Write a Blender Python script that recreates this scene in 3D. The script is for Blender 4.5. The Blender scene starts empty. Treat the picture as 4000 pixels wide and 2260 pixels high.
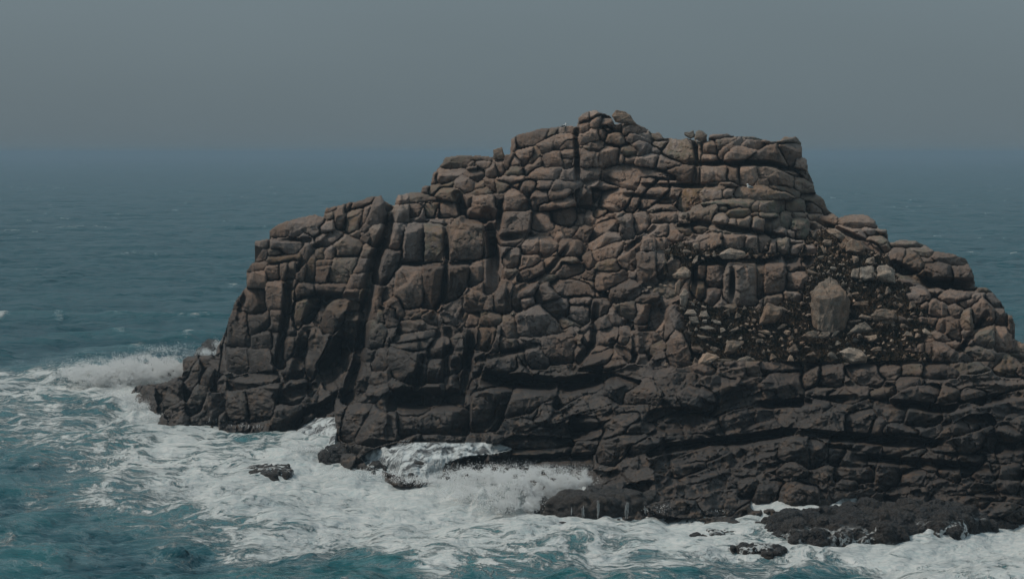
import bpy, bmesh, math, random
import numpy as np

# ------------------------------------------------------------------ camera, sky, sun, exposure
SC = bpy.context.scene
COL = SC.collection
FP = 7464.0                      # focal length in photo pixels (photo 4000 x 2260)
CAM_H = 25.0
PITCH = math.atan((1130 - 596.5) / FP)
cam_data = bpy.data.cameras.new('camera')
cam = bpy.data.objects.new('camera', cam_data)
COL.objects.link(cam)
cam.location = (0, 0, CAM_H)
cam.rotation_euler = (math.pi / 2 - PITCH, 0, 0)
cam_data.sensor_width = 36
cam_data.lens = 36 * FP / 4000
cam_data.clip_start = 1
cam_data.clip_end = 60000
SC.camera = cam

SUN_EL, SUN_AZ = math.radians(52), math.radians(-84)   # azimuth from +Y (view direction); negative = left
world = bpy.data.worlds.new('World')
SC.world = world
world.use_nodes = True
nt = world.node_tree
nt.nodes.clear()
w_out = nt.nodes.new('ShaderNodeOutputWorld')
w_bg = nt.nodes.new('ShaderNodeBackground')
sky = nt.nodes.new('ShaderNodeTexSky')
sky.sky_type = 'NISHITA'
sky.sun_disc = False
sky.sun_elevation = SUN_EL
sky.sun_rotation = SUN_AZ
sky.dust_density = 4
# overcast: the cloud deck covers most of the clear sky; an even deck is brighter towards the zenith (1 + 2 sin h) / 3
tc = nt.nodes.new('ShaderNodeTexCoord')
sep = nt.nodes.new('ShaderNodeSeparateXYZ')
nt.links.new(tc.outputs['Generated'], sep.inputs[0])
mr = nt.nodes.new('ShaderNodeMapRange')
mr.inputs['From Min'].default_value = 0
mr.inputs['From Max'].default_value = 1
mr.inputs['To Min'].default_value = 1.0
mr.inputs['To Max'].default_value = 3.3
nt.links.new(sep.outputs['Z'], mr.inputs['Value'])
cn = nt.nodes.new('ShaderNodeTexNoise')
cn.inputs['Scale'].default_value = 2.2
cn.inputs['Detail'].default_value = 4
cmap = nt.nodes.new('ShaderNodeMapping')
cmap.inputs['Scale'].default_value = (1, 1, 3.5)
nt.links.new(tc.outputs['Generated'], cmap.inputs['Vector'])
nt.links.new(cmap.outputs['Vector'], cn.inputs['Vector'])
cr = nt.nodes.new('ShaderNodeMapRange')
cr.inputs['To Min'].default_value = 0.86
cr.inputs['To Max'].default_value = 1.14
nt.links.new(cn.outputs['Fac'], cr.inputs['Value'])
mul = nt.nodes.new('ShaderNodeMath'); mul.operation = 'MULTIPLY'
nt.links.new(mr.outputs['Result'], mul.inputs[0]); nt.links.new(cr.outputs['Result'], mul.inputs[1])
deck = nt.nodes.new('ShaderNodeVectorMath'); deck.operation = 'SCALE'
deck.inputs[0].default_value = (0.835, 1.075, 1.195)
nt.links.new(mul.outputs[0], deck.inputs['Scale'])
mixw = nt.nodes.new('ShaderNodeMix'); mixw.data_type = 'RGBA'
mixw.inputs['Factor'].default_value = 0.97
nt.links.new(sky.outputs['Color'], mixw.inputs['A'])
nt.links.new(deck.outputs['Vector'], mixw.inputs['B'])
nt.links.new(mixw.outputs['Result'], w_bg.inputs['Color'])
w_bg.inputs['Strength'].default_value = 0.1
nt.links.new(w_bg.outputs[0], w_out.inputs['Surface'])

sun_data = bpy.data.lights.new('sun', 'SUN')
sun_data.energy = 1.5
sun_data.angle = math.radians(11)
sun_data.color = (1.0, 0.90, 0.78)
sun = bpy.data.objects.new('sun', sun_data)
COL.objects.link(sun)
from mathutils import Vector, Matrix, noise as mnoise
sdir = Vector((math.cos(SUN_EL) * math.sin(SUN_AZ), math.cos(SUN_EL) * math.cos(SUN_AZ), math.sin(SUN_EL)))
sun.rotation_euler = sdir.to_track_quat('Z', 'Y').to_euler()
sun.location = (-60, 40, 90)

SC.view_settings.view_transform = 'Standard'
SC.view_settings.look = 'None'
SC.view_settings.exposure = 0.65
SC.view_settings.gamma = 1.0
SC.view_settings.use_curve_mapping = False
SC.render.engine = 'CYCLES'
cy = SC.cycles
cy.use_denoising = True
cy.max_bounces = 8
cy.diffuse_bounces = 6
cy.glossy_bounces = 2
cy.transmission_bounces = 6
cy.transparent_max_bounces = 6
cy.volume_bounces = 0
cy.use_adaptive_sampling = True
cy.adaptive_threshold = 0.02

HAZE_DENSITY = 0.00037
HAZE_COLOR = (0.315, 0.452, 0.565)

rng = np.random.default_rng(7)
random.seed(7)

# ------------------------------------------------------------------ helpers
CP, SP = math.cos(PITCH), math.sin(PITCH)

def ray(u, v):
    x = (np.asarray(u, float) - 2000) / FP
    y = -(np.asarray(v, float) - 1130) / FP
    return x, CP + y * SP, -SP + y * CP

def unproject(u, v, Y):
    dx, dy, dz = ray(u, v)
    t = Y / dy
    return np.stack([t * dx, t * dy, CAM_H + t * dz], -1)

def water_y(u, v):
    dx, dy, dz = ray(u, v)
    return dy * CAM_H / np.maximum(-dz, 1e-5)

def project(X, Y, Z):
    yc = (Z - CAM_H)
    fwd = Y * CP - yc * SP
    up = Y * SP + yc * CP
    return 2000 + FP * X / fwd, 1130 - FP * up / fwd

def _hash(ix, iy, s):
    h = (ix.astype(np.int64) * 374761393 + iy.astype(np.int64) * 668265263 + s * 2147483647) & 0xFFFFFFFF
    h = ((h ^ (h >> 13)) * 1274126177) & 0xFFFFFFFF
    return (h ^ (h >> 16)) & 0xFFFFFFFF

def gnoise(x, y, s=0):
    """2-D gradient noise, about -0.7 .. 0.7"""
    x0 = np.floor(x); y0 = np.floor(y)
    fx = x - x0; fy = y - y0
    wx = fx * fx * fx * (fx * (fx * 6 - 15) + 10); wy = fy * fy * fy * (fy * (fy * 6 - 15) + 10)
    out = []
    for j in (0, 1):
        row = []
        for i in (0, 1):
            a = _hash(x0 + i, y0 + j, s).astype(np.float64) * (2 * math.pi / 4294967296.0)
            row.append(np.cos(a) * (fx - i) + np.sin(a) * (fy - j))
        out.append(row[0] * (1 - wx) + row[1] * wx)
    return out[0] * (1 - wy) + out[1] * wy

def fbm(x, y, s=0, oct=4, gain=0.5):
    r = 0; a = 1.0
    for k in range(oct):
        r = r + a * gnoise(x * 2 ** k + 17.3 * k, y * 2 ** k - 9.1 * k, s + k)
        a *= gain
    return r

def sstep(a, b, x):
    t = np.clip((x - a) / (b - a), 0, 1)
    return t * t * (3 - 2 * t)

def mesh_from(name, verts, faces, mat, smooth=True, attrs=None):
    """faces: (n,3) or (n,4) int array"""
    verts = np.asarray(verts, np.float32); faces = np.asarray(faces, np.int32)
    me = bpy.data.meshes.new(name)
    n, k = faces.shape
    me.vertices.add(len(verts)); me.vertices.foreach_set('co', verts.ravel())
    me.loops.add(n * k); me.loops.foreach_set('vertex_index', faces.ravel())
    me.polygons.add(n)
    me.polygons.foreach_set('loop_start', np.arange(0, n * k, k, dtype=np.int32))
    if smooth:
        me.polygons.foreach_set('use_smooth', np.ones(n, bool))
    for an, arr in (attrs or {}).items():
        if arr.ndim == 1:
            a = me.attributes.new(an, 'FLOAT', 'POINT'); a.data.foreach_set('value', arr.astype(np.float32))
        else:
            a = me.attributes.new(an, 'FLOAT_COLOR', 'POINT'); a.data.foreach_set('color', arr.astype(np.float32).ravel())
    me.update(calc_edges=True)
    me.materials.append(mat)
    return me

def link(name, me, parent=None, loc=None):
    o = bpy.data.objects.new(name, me)
    COL.objects.link(o)
    if parent is not None: o.parent = parent
    if loc is not None: o.location = loc
    return o

def tag(o, label=None, cat=None, group=None, kind=None):
    if label: o['label'] = label
    if cat: o['category'] = cat
    if group: o['group'] = group
    if kind: o['kind'] = kind
    return o

# ------------------------------------------------------------------ materials
def new_mat(name):
    m = bpy.data.materials.new(name); m.use_nodes = True
    nt = m.node_tree; nt.nodes.clear()
    out = nt.nodes.new('ShaderNodeOutputMaterial')
    b = nt.nodes.new('ShaderNodeBsdfPrincipled')
    nt.links.new(b.outputs[0], out.inputs['Surface'])
    return m, nt, b

def N(nt, t, **kw):
    n = nt.nodes.new(t)
    for k, v in kw.items():
        if k in n.inputs: n.inputs[k].default_value = v
        else: setattr(n, k, v)
    return n

def math_n(nt, op, a, b=None, clamp=False):
    n = nt.nodes.new('ShaderNodeMath'); n.operation = op; n.use_clamp = clamp
    for i, x in enumerate((a, b)):
        if x is None: continue
        if isinstance(x, (int, float)): n.inputs[i].default_value = x
        else: nt.links.new(x, n.inputs[i])
    return n.outputs[0]

def mix_c(nt, f, a, b, blend='MIX'):
    n = nt.nodes.new('ShaderNodeMix'); n.data_type = 'RGBA'; n.blend_type = blend
    for k, x in (('Factor', f), ('A', a), ('B', b)):
        if isinstance(x, (int, float)): n.inputs[k].default_value = x
        elif isinstance(x, tuple): n.inputs[k].default_value = (*x, 1)[:4]
        else: nt.links.new(x, n.inputs[k])
    return n.outputs['Result']

def maprange(nt, x, a, b, c=0.0, d=1.0, smooth=False):
    n = nt.nodes.new('ShaderNodeMapRange')
    if smooth: n.interpolation_type = 'SMOOTHSTEP'
    nt.links.new(x, n.inputs['Value'])
    for k, val in (('From Min', a), ('From Max', b), ('To Min', c), ('To Max', d)): n.inputs[k].default_value = val
    return n.outputs['Result']

def noise_n(nt, vec, scale, detail=4, rough=0.55, dist=0.0):
    n = N(nt, 'ShaderNodeTexNoise', Scale=scale, Detail=detail, Roughness=rough, Distortion=dist)
    if vec is not None: nt.links.new(vec, n.inputs['Vector'])
    return n.outputs['Fac']

def rock_material(name, base=(0.132, 0.096, 0.076), warm=(0.160, 0.106, 0.077), grey=(0.126, 0.108, 0.099), wetc=(0.0185, 0.0155, 0.0140), use_attr=True, wet=0.0, bump=0.45):
    m, nt, b = new_mat(name)
    geo = nt.nodes.new('ShaderNodeNewGeometry')
    pos = geo.outputs['Position']
    n1 = noise_n(nt, pos, 0.35, 5, 0.6)
    n2 = noise_n(nt, pos, 2.3, 6, 0.65)
    n3 = noise_n(nt, pos, 9.0, 4, 0.7)
    col = mix_c(nt, maprange(nt, n1, 0.40, 0.60), base, warm)
    n0 = noise_n(nt, pos, 0.16, 4, 0.6)
    col = mix_c(nt, maprange(nt, n0, 0.47, 0.62, 0, 0.85), col, grey)
    col = mix_c(nt, maprange(nt, n2, 0.50, 0.70), col, grey)
    # mineral grain and weather stains
    sc = maprange(nt, n3, 0.28, 0.72, 0.55, 1.45)
    scv = nt.nodes.new('ShaderNodeVectorMath'); scv.operation = 'SCALE'
    nt.links.new(col, scv.inputs[0]); nt.links.new(sc, scv.inputs['Scale'])
    col = scv.outputs[0]
    stretch = N(nt, 'ShaderNodeMapping', Scale=(1.3, 1.3, 0.16)); nt.links.new(pos, stretch.inputs['Vector'])
    streak = noise_n(nt, stretch.outputs[0], 1.6, 4, 0.6)
    col = mix_c(nt, maprange(nt, streak, 0.50, 0.70, 0, 0.62), col, (0.030, 0.025, 0.023))
    if use_attr:
        at = N(nt, 'ShaderNodeAttribute', attribute_name='rock')
        s2 = nt.nodes.new('ShaderNodeSeparateColor'); nt.links.new(at.outputs['Color'], s2.inputs[0])
        tone, wetf, lich = s2.outputs[0], s2.outputs[1], s2.outputs[2]
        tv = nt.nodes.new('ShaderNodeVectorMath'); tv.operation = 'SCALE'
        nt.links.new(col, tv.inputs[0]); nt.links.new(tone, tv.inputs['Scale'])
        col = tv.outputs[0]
        lf = math_n(nt, 'MULTIPLY', lich, maprange(nt, noise_n(nt, pos, 1.7, 5, 0.7), 0.42, 0.58), True)
        lcol = mix_c(nt, maprange(nt, n1, 0.4, 0.6), (0.110, 0.118, 0.090), (0.150, 0.095, 0.050))
        col = mix_c(nt, lf, col, lcol)
    else:
        wetf = None
    rough = 0.85
    if wetf is not None:
        wn = math_n(nt, 'MULTIPLY', wetf, maprange(nt, n2, 0.3, 0.6, 0.75, 1.0), True)
        rusty = mix_c(nt, maprange(nt, noise_n(nt, pos, 0.9, 5, 0.7), 0.52, 0.66), wetc, (0.066, 0.040, 0.023))
        col = mix_c(nt, wn, col, rusty)
        rough = maprange(nt, wn, 0, 1, 0.9, 0.60)
        nt.links.new(maprange(nt, wn, 0, 1, 0.2, 0.40), b.inputs['Specular IOR Level'])
    nt.links.new(col, b.inputs['Base Color'])
    if isinstance(rough, float): b.inputs['Roughness'].default_value = rough
    else: nt.links.new(rough, b.inputs['Roughness'])
    if wetf is None: b.inputs['Specular IOR Level'].default_value = 0.25
    bh = math_n(nt, 'ADD', math_n(nt, 'MULTIPLY', n3, 0.5), n2)
    bp = N(nt, 'ShaderNodeBump', Strength=bump, Distance=0.35); nt.links.new(bh, bp.inputs['Height'])
    nt.links.new(bp.outputs[0], b.inputs['Normal'])
    return m

M_ROCK = rock_material('granite')
M_PALE = rock_material('pale_stone', base=(0.28, 0.215, 0.165), warm=(0.30, 0.205, 0.145), grey=(0.27, 0.235, 0.20), use_attr=False)
M_BOULDER = rock_material('boulder_granite', base=(0.165, 0.125, 0.097), warm=(0.19, 0.125, 0.085), grey=(0.155, 0.137, 0.115), use_attr=False)
M_DARK = rock_material('wet_rock', base=(0.014, 0.0125, 0.012), warm=(0.028, 0.020, 0.014), grey=(0.014, 0.0135, 0.014), use_attr=False, bump=0.7)
_b = [n for n in M_DARK.node_tree.nodes if n.type == 'BSDF_PRINCIPLED'][0]
_b.inputs['Roughness'].default_value = 0.38; _b.inputs['Specular IOR Level'].default_value = 0.3

def reef_material():
    m = M_DARK.copy(); m.name = 'reef_rock'
    nt = m.node_tree
    b = [n for n in nt.nodes if n.type == 'BSDF_PRINCIPLED'][0]
    old = b.inputs['Base Color'].links[0].from_socket
    geo = nt.nodes.new('ShaderNodeNewGeometry'); sx = nt.nodes.new('ShaderNodeSeparateXYZ'); nt.links.new(geo.outputs['Position'], sx.inputs[0])
    mp = N(nt, 'ShaderNodeMapping', Scale=(0.55, 0.8, 0.5)); nt.links.new(geo.outputs['Position'], mp.inputs['Vector'])
    r = math_n(nt, 'ABSOLUTE', math_n(nt, 'SUBTRACT', noise_n(nt, mp.outputs[0], 0.8, 4, 0.6, 0.4), 0.5))
    f = math_n(nt, 'MULTIPLY', maprange(nt, r, 0.012, 0.035, 1, 0), maprange(nt, sx.outputs[2], 0.35, 0.75, 1, 0), True)
    g = maprange(nt, noise_n(nt, geo.outputs['Position'], 0.35, 3), 0.45, 0.55)
    f = math_n(nt, 'MULTIPLY', f, g, True)
    nt.links.new(mix_c(nt, f, old, (0.5, 0.52, 0.52)), b.inputs['Base Color'])
    return m
M_REEF = reef_material()

def turf_material():
    m, nt, b = new_mat('turf')
    geo = nt.nodes.new('ShaderNodeNewGeometry')
    n = noise_n(nt, geo.outputs['Position'], 1.1, 6, 0.7)
    col = mix_c(nt, maprange(nt, n, 0.38, 0.60), (0.012, 0.014, 0.010), (0.085, 0.060, 0.042))
    nt.links.new(col, b.inputs['Base Color'])
    b.inputs['Roughness'].default_value = 1.0
    b.inputs['Specular IOR Level'].default_value = 0.0
    return m
M_TURF = turf_material()

def plain(name, col, rough=0.8, spec=0.3, var=0.15, scale=6.0):
    m, nt, b = new_mat(name)
    geo = nt.nodes.new('ShaderNodeNewGeometry')
    n = noise_n(nt, geo.outputs['Position'], scale, 4)
    c = mix_c(nt, n, tuple(x * (1 - var) for x in col), tuple(min(1, x * (1 + var)) for x in col))
    nt.links.new(c, b.inputs['Base Color'])
    b.inputs['Roughness'].default_value = rough
    b.inputs['Specular IOR Level'].default_value = spec
    return m
M_FALL = plain('white_water', (0.52, 0.53, 0.53), 0.8, 0.1, 0.1, 3)
def spray_material():
    m, nt, b = new_mat('spray')
    b.inputs['Base Color'].default_value = (0.89, 0.92, 0.93, 1)
    b.inputs['Roughness'].default_value = 1; b.inputs['Specular IOR Level'].default_value = 0
    t = N(nt, 'ShaderNodeBsdfTranslucent'); t.inputs['Color'].default_value = (0.95, 0.95, 0.95, 1)
    mx = N(nt, 'ShaderNodeMixShader'); mx.inputs[0].default_value = 0.45
    nt.links.new(b.outputs[0], mx.inputs[1]); nt.links.new(t.outputs[0], mx.inputs[2])
    out = [n for n in nt.nodes if n.type == 'OUTPUT_MATERIAL'][0]
    nt.links.new(mx.outputs[0], out.inputs['Surface'])
    return m
M_SPRAY = spray_material()
M_WHITE = plain('white_feather', (0.75, 0.75, 0.74), 0.8, 0.1, 0.05)
M_GREYF = plain('grey_feather', (0.2, 0.21, 0.22), 0.8, 0.1)
M_BEAK = plain('yellow_beak', (0.55, 0.35, 0.05), 0.6, 0.3)

def water_material():
    m, nt, b = new_mat('sea_water')
    geo = nt.nodes.new('ShaderNodeNewGeometry')
    pos = geo.outputs['Position']
    at = N(nt, 'ShaderNodeAttribute', attribute_name='foam')
    ae = N(nt, 'ShaderNodeAttribute', attribute_name='aerated')
    dens, aer = at.outputs['Fac'], ae.outputs['Fac']
    # warped coordinates so that the lace is drawn out by the flow
    wn = N(nt, 'ShaderNodeTexNoise', Scale=0.12, Detail=3); nt.links.new(pos, wn.inputs['Vector'])
    wv = nt.nodes.new('ShaderNodeVectorMath'); wv.operation = 'MULTIPLY_ADD'
    nt.links.new(wn.outputs['Color'], wv.inputs[0]); wv.inputs[1].default_value = (9, 9, 0); nt.links.new(pos, wv.inputs[2])
    mp = N(nt, 'ShaderNodeMapping', Scale=(0.62, 1.0, 1.0)); mp.inputs['Rotation'].default_value = (0, 0, 0.35)
    nt.links.new(wv.outputs[0], mp.inputs['Vector'])
    p = mp.outputs[0]
    big = noise_n(nt, p, 0.22, 3, 0.5)
    mid = noise_n(nt, p, 0.75, 6, 0.62, 0.6)
    r1 = math_n(nt, 'ABSOLUTE', math_n(nt, 'SUBTRACT', noise_n(nt, p, 0.55, 5, 0.55, 0.5), 0.5))
    lace = maprange(nt, r1, 0.0, 0.11, 1.0, 0.0)
    r2 = math_n(nt, 'ABSOLUTE', math_n(nt, 'SUBTRACT', noise_n(nt, p, 1.7, 4, 0.6, 0.4), 0.5))
    lace2 = maprange(nt, r2, 0.0, 0.10, 1.0, 0.0)
    patt = math_n(nt, 'ADD', math_n(nt, 'MULTIPLY', mid, 0.66), math_n(nt, 'MULTIPLY', lace, 0.30))
    patt = math_n(nt, 'ADD', patt, math_n(nt, 'MULTIPLY', lace2, 0.19))
    r3 = math_n(nt, 'ABSOLUTE', math_n(nt, 'SUBTRACT', noise_n(nt, p, 4.6, 3, 0.6, 0.3), 0.5))
    patt = math_n(nt, 'ADD', patt, math_n(nt, 'MULTIPLY', maprange(nt, r3, 0.0, 0.11, 1.0, 0.0), 0.13))
    patt = math_n(nt, 'ADD', patt, math_n(nt, 'MULTIPLY', big, 0.35))
    # density 0 -> threshold above everything; density 1 -> below everything
    thr = maprange(nt, dens, 0.0, 1.0, 1.20, 0.32)
    d = math_n(nt, 'SUBTRACT', patt, thr)
    foam = maprange(nt, d, -0.05, 0.17, 0.0, 1.0)
    veil = maprange(nt, d, -0.36, 0.06, 0.0, 0.55)          # thin foam and bubbles under the surface
    foam_on = maprange(nt, dens, 0.01, 0.06)
    foam = math_n(nt, 'MULTIPLY', foam, foam_on, True)
    veil = math_n(nt, 'MULTIPLY', veil, foam_on, True)
    deep = mix_c(nt, aer, (0.002, 0.042, 0.058), (0.006, 0.120, 0.130))
    deep = mix_c(nt, veil, deep, (0.19, 0.29, 0.32))
    fine = noise_n(nt, p, 3.2, 5, 0.7)
    fcol = mix_c(nt, maprange(nt, fine, 0.3, 0.6), (0.34, 0.41, 0.42), (0.53, 0.54, 0.535))
    col = mix_c(nt, foam, deep, fcol)
    nt.links.new(col, b.inputs['Base Color'])
    nt.links.new(maprange(nt, foam, 0, 1, 0.22, 0.95), b.inputs['Roughness'])
    nt.links.new(maprange(nt, foam, 0, 1, 0.30, 0.0), b.inputs['Specular IOR Level'])
    b.inputs['IOR'].default_value = 1.33
    # ripples
    m2 = N(nt, 'ShaderNodeMapping', Scale=(0.6, 1.0, 1.0)); nt.links.new(pos, m2.inputs['Vector'])
    w1 = noise_n(nt, m2.outputs[0], 0.9, 5, 0.6, 0.3)
    w2 = noise_n(nt, m2.outputs[0], 0.16, 4, 0.55, 0.2)
    w3 = noise_n(nt, m2.outputs[0], 0.045, 3, 0.5, 0.2)
    h = math_n(nt, 'ADD', math_n(nt, 'MULTIPLY', w1, 0.55), math_n(nt, 'MULTIPLY', w2, 2.8))
    h = math_n(nt, 'ADD', h, math_n(nt, 'MULTIPLY', w3, 9.0))
    h = math_n(nt, 'ADD', h, math_n(nt, 'MULTIPLY', foam, 0.18))
    h = math_n(nt, 'ADD', h, math_n(nt, 'MULTIPLY', math_n(nt, 'MULTIPLY', fine, foam), 0.25))
    bp = N(nt, 'ShaderNodeBump', Strength=0.9, Distance=0.9); nt.links.new(h, bp.inputs['Height'])
    nt.links.new(bp.outputs[0], b.inputs['Normal'])
    return m
M_WATER = water_material()

def wash_material():
    """white water running over dark rock"""
    m, nt, b = new_mat('wash')
    geo = nt.nodes.new('ShaderNodeNewGeometry')
    mp = N(nt, 'ShaderNodeMapping', Scale=(0.9, 1.0, 0.45)); nt.links.new(geo.outputs['Position'], mp.inputs['Vector'])
    n = noise_n(nt, mp.outputs[0], 0.9, 6, 0.65, 0.8)
    n2 = noise_n(nt, mp.outputs[0], 3.5, 4, 0.6)
    col = mix_c(nt, maprange(nt, n, 0.42, 0.55), (0.035, 0.04, 0.045), mix_c(nt, n2, (0.32, 0.38, 0.40), (0.55, 0.56, 0.56)))
    nt.links.new(col, b.inputs['Base Color'])
    b.inputs['Roughness'].default_value = 0.7
    bp = N(nt, 'ShaderNodeBump', Strength=0.8, Distance=0.4); nt.links.new(n, bp.inputs['Height'])
    nt.links.new(bp.outputs[0], b.inputs['Normal'])
    return m
M_WASH = wash_material()

def parse_pts(s):
    return np.array([[float(c) for c in p.split(',')] for p in s.split()])
# ------------------------------------------------------------------ surveyed outlines of the rock joints
# each sheet: origin x, origin y, scale to photo pixels; one block per line, its outline and, after |, how it stands:
# o = metres proud of the slope, t = share of its height that is the upper ledge, l / r = share taken by a left / right facet
P = 4000 / 2575.0
SHEETS = {}
SHEETS['A'] = (900, 700, .3781, """
400,560 420,500 500,450 640,390 780,355 860,360 960,405 950,480 905,560 860,600 700,595 600,605 460,605 | o.9 t.35
248,670 280,635 350,615 420,612 405,700 300,718 255,700 | o.7
412,640 430,610 600,605 700,615 740,650 755,690 690,760 600,785 520,750 410,705 | o.5
700,600 760,555 830,590 870,640 870,665 780,645 | o.8
406,715 500,715 540,750 550,780 410,800
310,725 370,720 370,800 300,840 215,865 250,800
408,805 560,785 690,780 720,745 745,760 715,840 560,850 480,860 405,870
165,960 175,890 240,865 380,865 385,890 300,945
165,975 300,950 360,960 365,1050 350,1110 190,1118 185,1060
372,900 420,875 510,870 510,1030 400,1050 375,1035
515,875 595,870 600,900 560,1000 545,1040 515,1010
600,870 640,838 670,840 670,920 640,1030 565,1040 600,930
565,1055 670,1045 670,1130 600,1140 565,1110
675,840 740,835 690,940 670,930
780,660 800,645 820,690 810,705 870,715 780,870 690,960 680,900 740,800 720,750
690,970 780,870 780,1000 740,1030 760,1060 690,1040
785,880 870,740 870,1000 850,1070 770,1050
370,1080 420,1055 525,1055 530,1200 520,1320 420,1310 390,1250 370,1150 | o.4
130,1140 200,1120 300,1130 345,1160 340,1260 330,1380 240,1380 150,1250 120,1190
575,1150 670,1145 650,1260 655,1300 600,1400 540,1380
660,1250 665,1130 700,1085 850,1080 870,1180 780,1220 690,1250 | o.3 t.3
645,1300 690,1255 790,1230 880,1190 890,1300 800,1455 640,1455 | r.5
880,600 940,575 1070,560 1150,590 1110,630 990,640 990,690 880,700 | o.3 t.4
1105,640 1160,590 1240,600 1330,640 1350,680 1340,760 1300,790 1100,785 | o.6 t.45
885,730 970,715 950,810 885,820
965,760 1000,725 1080,720 1060,810 1000,820
880,860 930,845 945,890 880,900
945,860 1040,850 1030,890 950,890
880,905 1035,895 985,1050 940,1065 880,1070 | o.2
1005,1040 1040,930 1085,830 1160,800 1305,800 1300,880 1260,950 1200,1070 1100,1060 | o.4
1280,965 1350,830 1455,815 1440,890 1425,960 | o.3
1245,990 1310,985 1300,1010 1360,970 1400,970 1360,1080 1345,1120 1210,1130 1230,1040
1370,1120 1410,975 1435,970 1415,1100
970,1100 1100,1090 1180,1090 1150,1210 1040,1195 880,1150 890,1090
1155,1200 1190,1140 1335,1130 1310,1240 1220,1240
1340,1150 1385,1140 1375,1240 1330,1240
985,330 1020,290 1110,265 1180,270 1090,320 1000,345 | t.4
1000,360 1060,335 1075,345 1060,420 1005,430
1075,340 1110,290 1200,260 1170,380 1165,490 1075,485 1060,430
1190,270 1240,245 1240,290 1180,350
920,500 1000,440 1060,420 1070,480 1040,520 940,545
1210,340 1240,270 1310,190 1480,170 1500,180 1450,250 1360,290 1240,320 | o.4 t.5
1210,350 1240,325 1350,295 1380,310 1340,430 1310,510 1240,555 1200,500 1215,440 | o.3
1385,300 1455,255 1440,310 1380,460 1340,500 1350,430
1350,540 1400,440 1440,360 1480,220 1520,165 1580,170 1585,300 1575,450 1500,460 1450,490 1390,555 | o.9 t.25 r.3
1440,510 1500,470 1570,470 1560,640 1470,680 1440,560
1255,570 1350,540 1350,600 1260,590
1350,560 1440,560 1460,620 1360,630
1355,770 1380,700 1480,730 1460,800 1350,810
1590,210 1640,240 1660,280 1680,320 1600,310
1700,250 1740,160 1840,135 1950,140 2100,200 2100,220 1990,235 1900,240 1780,265 | o.6 t.5
1660,370 1700,280 1800,265 1900,245 1880,330 1860,400 1820,440 1680,420 | o.8
1870,380 1900,260 2000,235 2116,215 2140,330 2116,420 2000,430 1870,420 | o.5 t.3
1640,560 1660,475 1780,470 1840,490 1790,600 1730,730 1590,690 | o-.6
1510,960 1560,740 1640,730 1760,745 1690,900 1590,1060 1490,1040 | o-.5
""")
SHEETS['P'] = (0, 0, P, """
1015,600 1020,572 1045,562 1064,562 1064,655 1040,662 1015,655 | o.9 t.18
1068,562 1105,563 1117,575 1112,610 1105,655 1069,657 | o1 t.22 r.2
1130,575 1135,560 1160,555 1205,553 1212,570 1210,640 1190,652 1130,645 | o1 t.1
1080,548 1135,548 1140,556 1085,556 | o.3
1005,690 1020,672 1062,672 1060,760 1020,770 1000,745 | o.5 t.2 l.3
1066,672 1105,665 1110,700 1095,770 1066,765 | o.4 r.4
1120,690 1135,665 1180,665 1175,700 1150,740 1115,755 | o.4
1185,660 1210,665 1208,700 1180,715
965,775 1000,750 1010,790 990,800
1220,560 1240,560 1240,640 1220,650 | o-.8
1222,655 1240,650 1245,720 1225,730 | o-.8
""")
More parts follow.
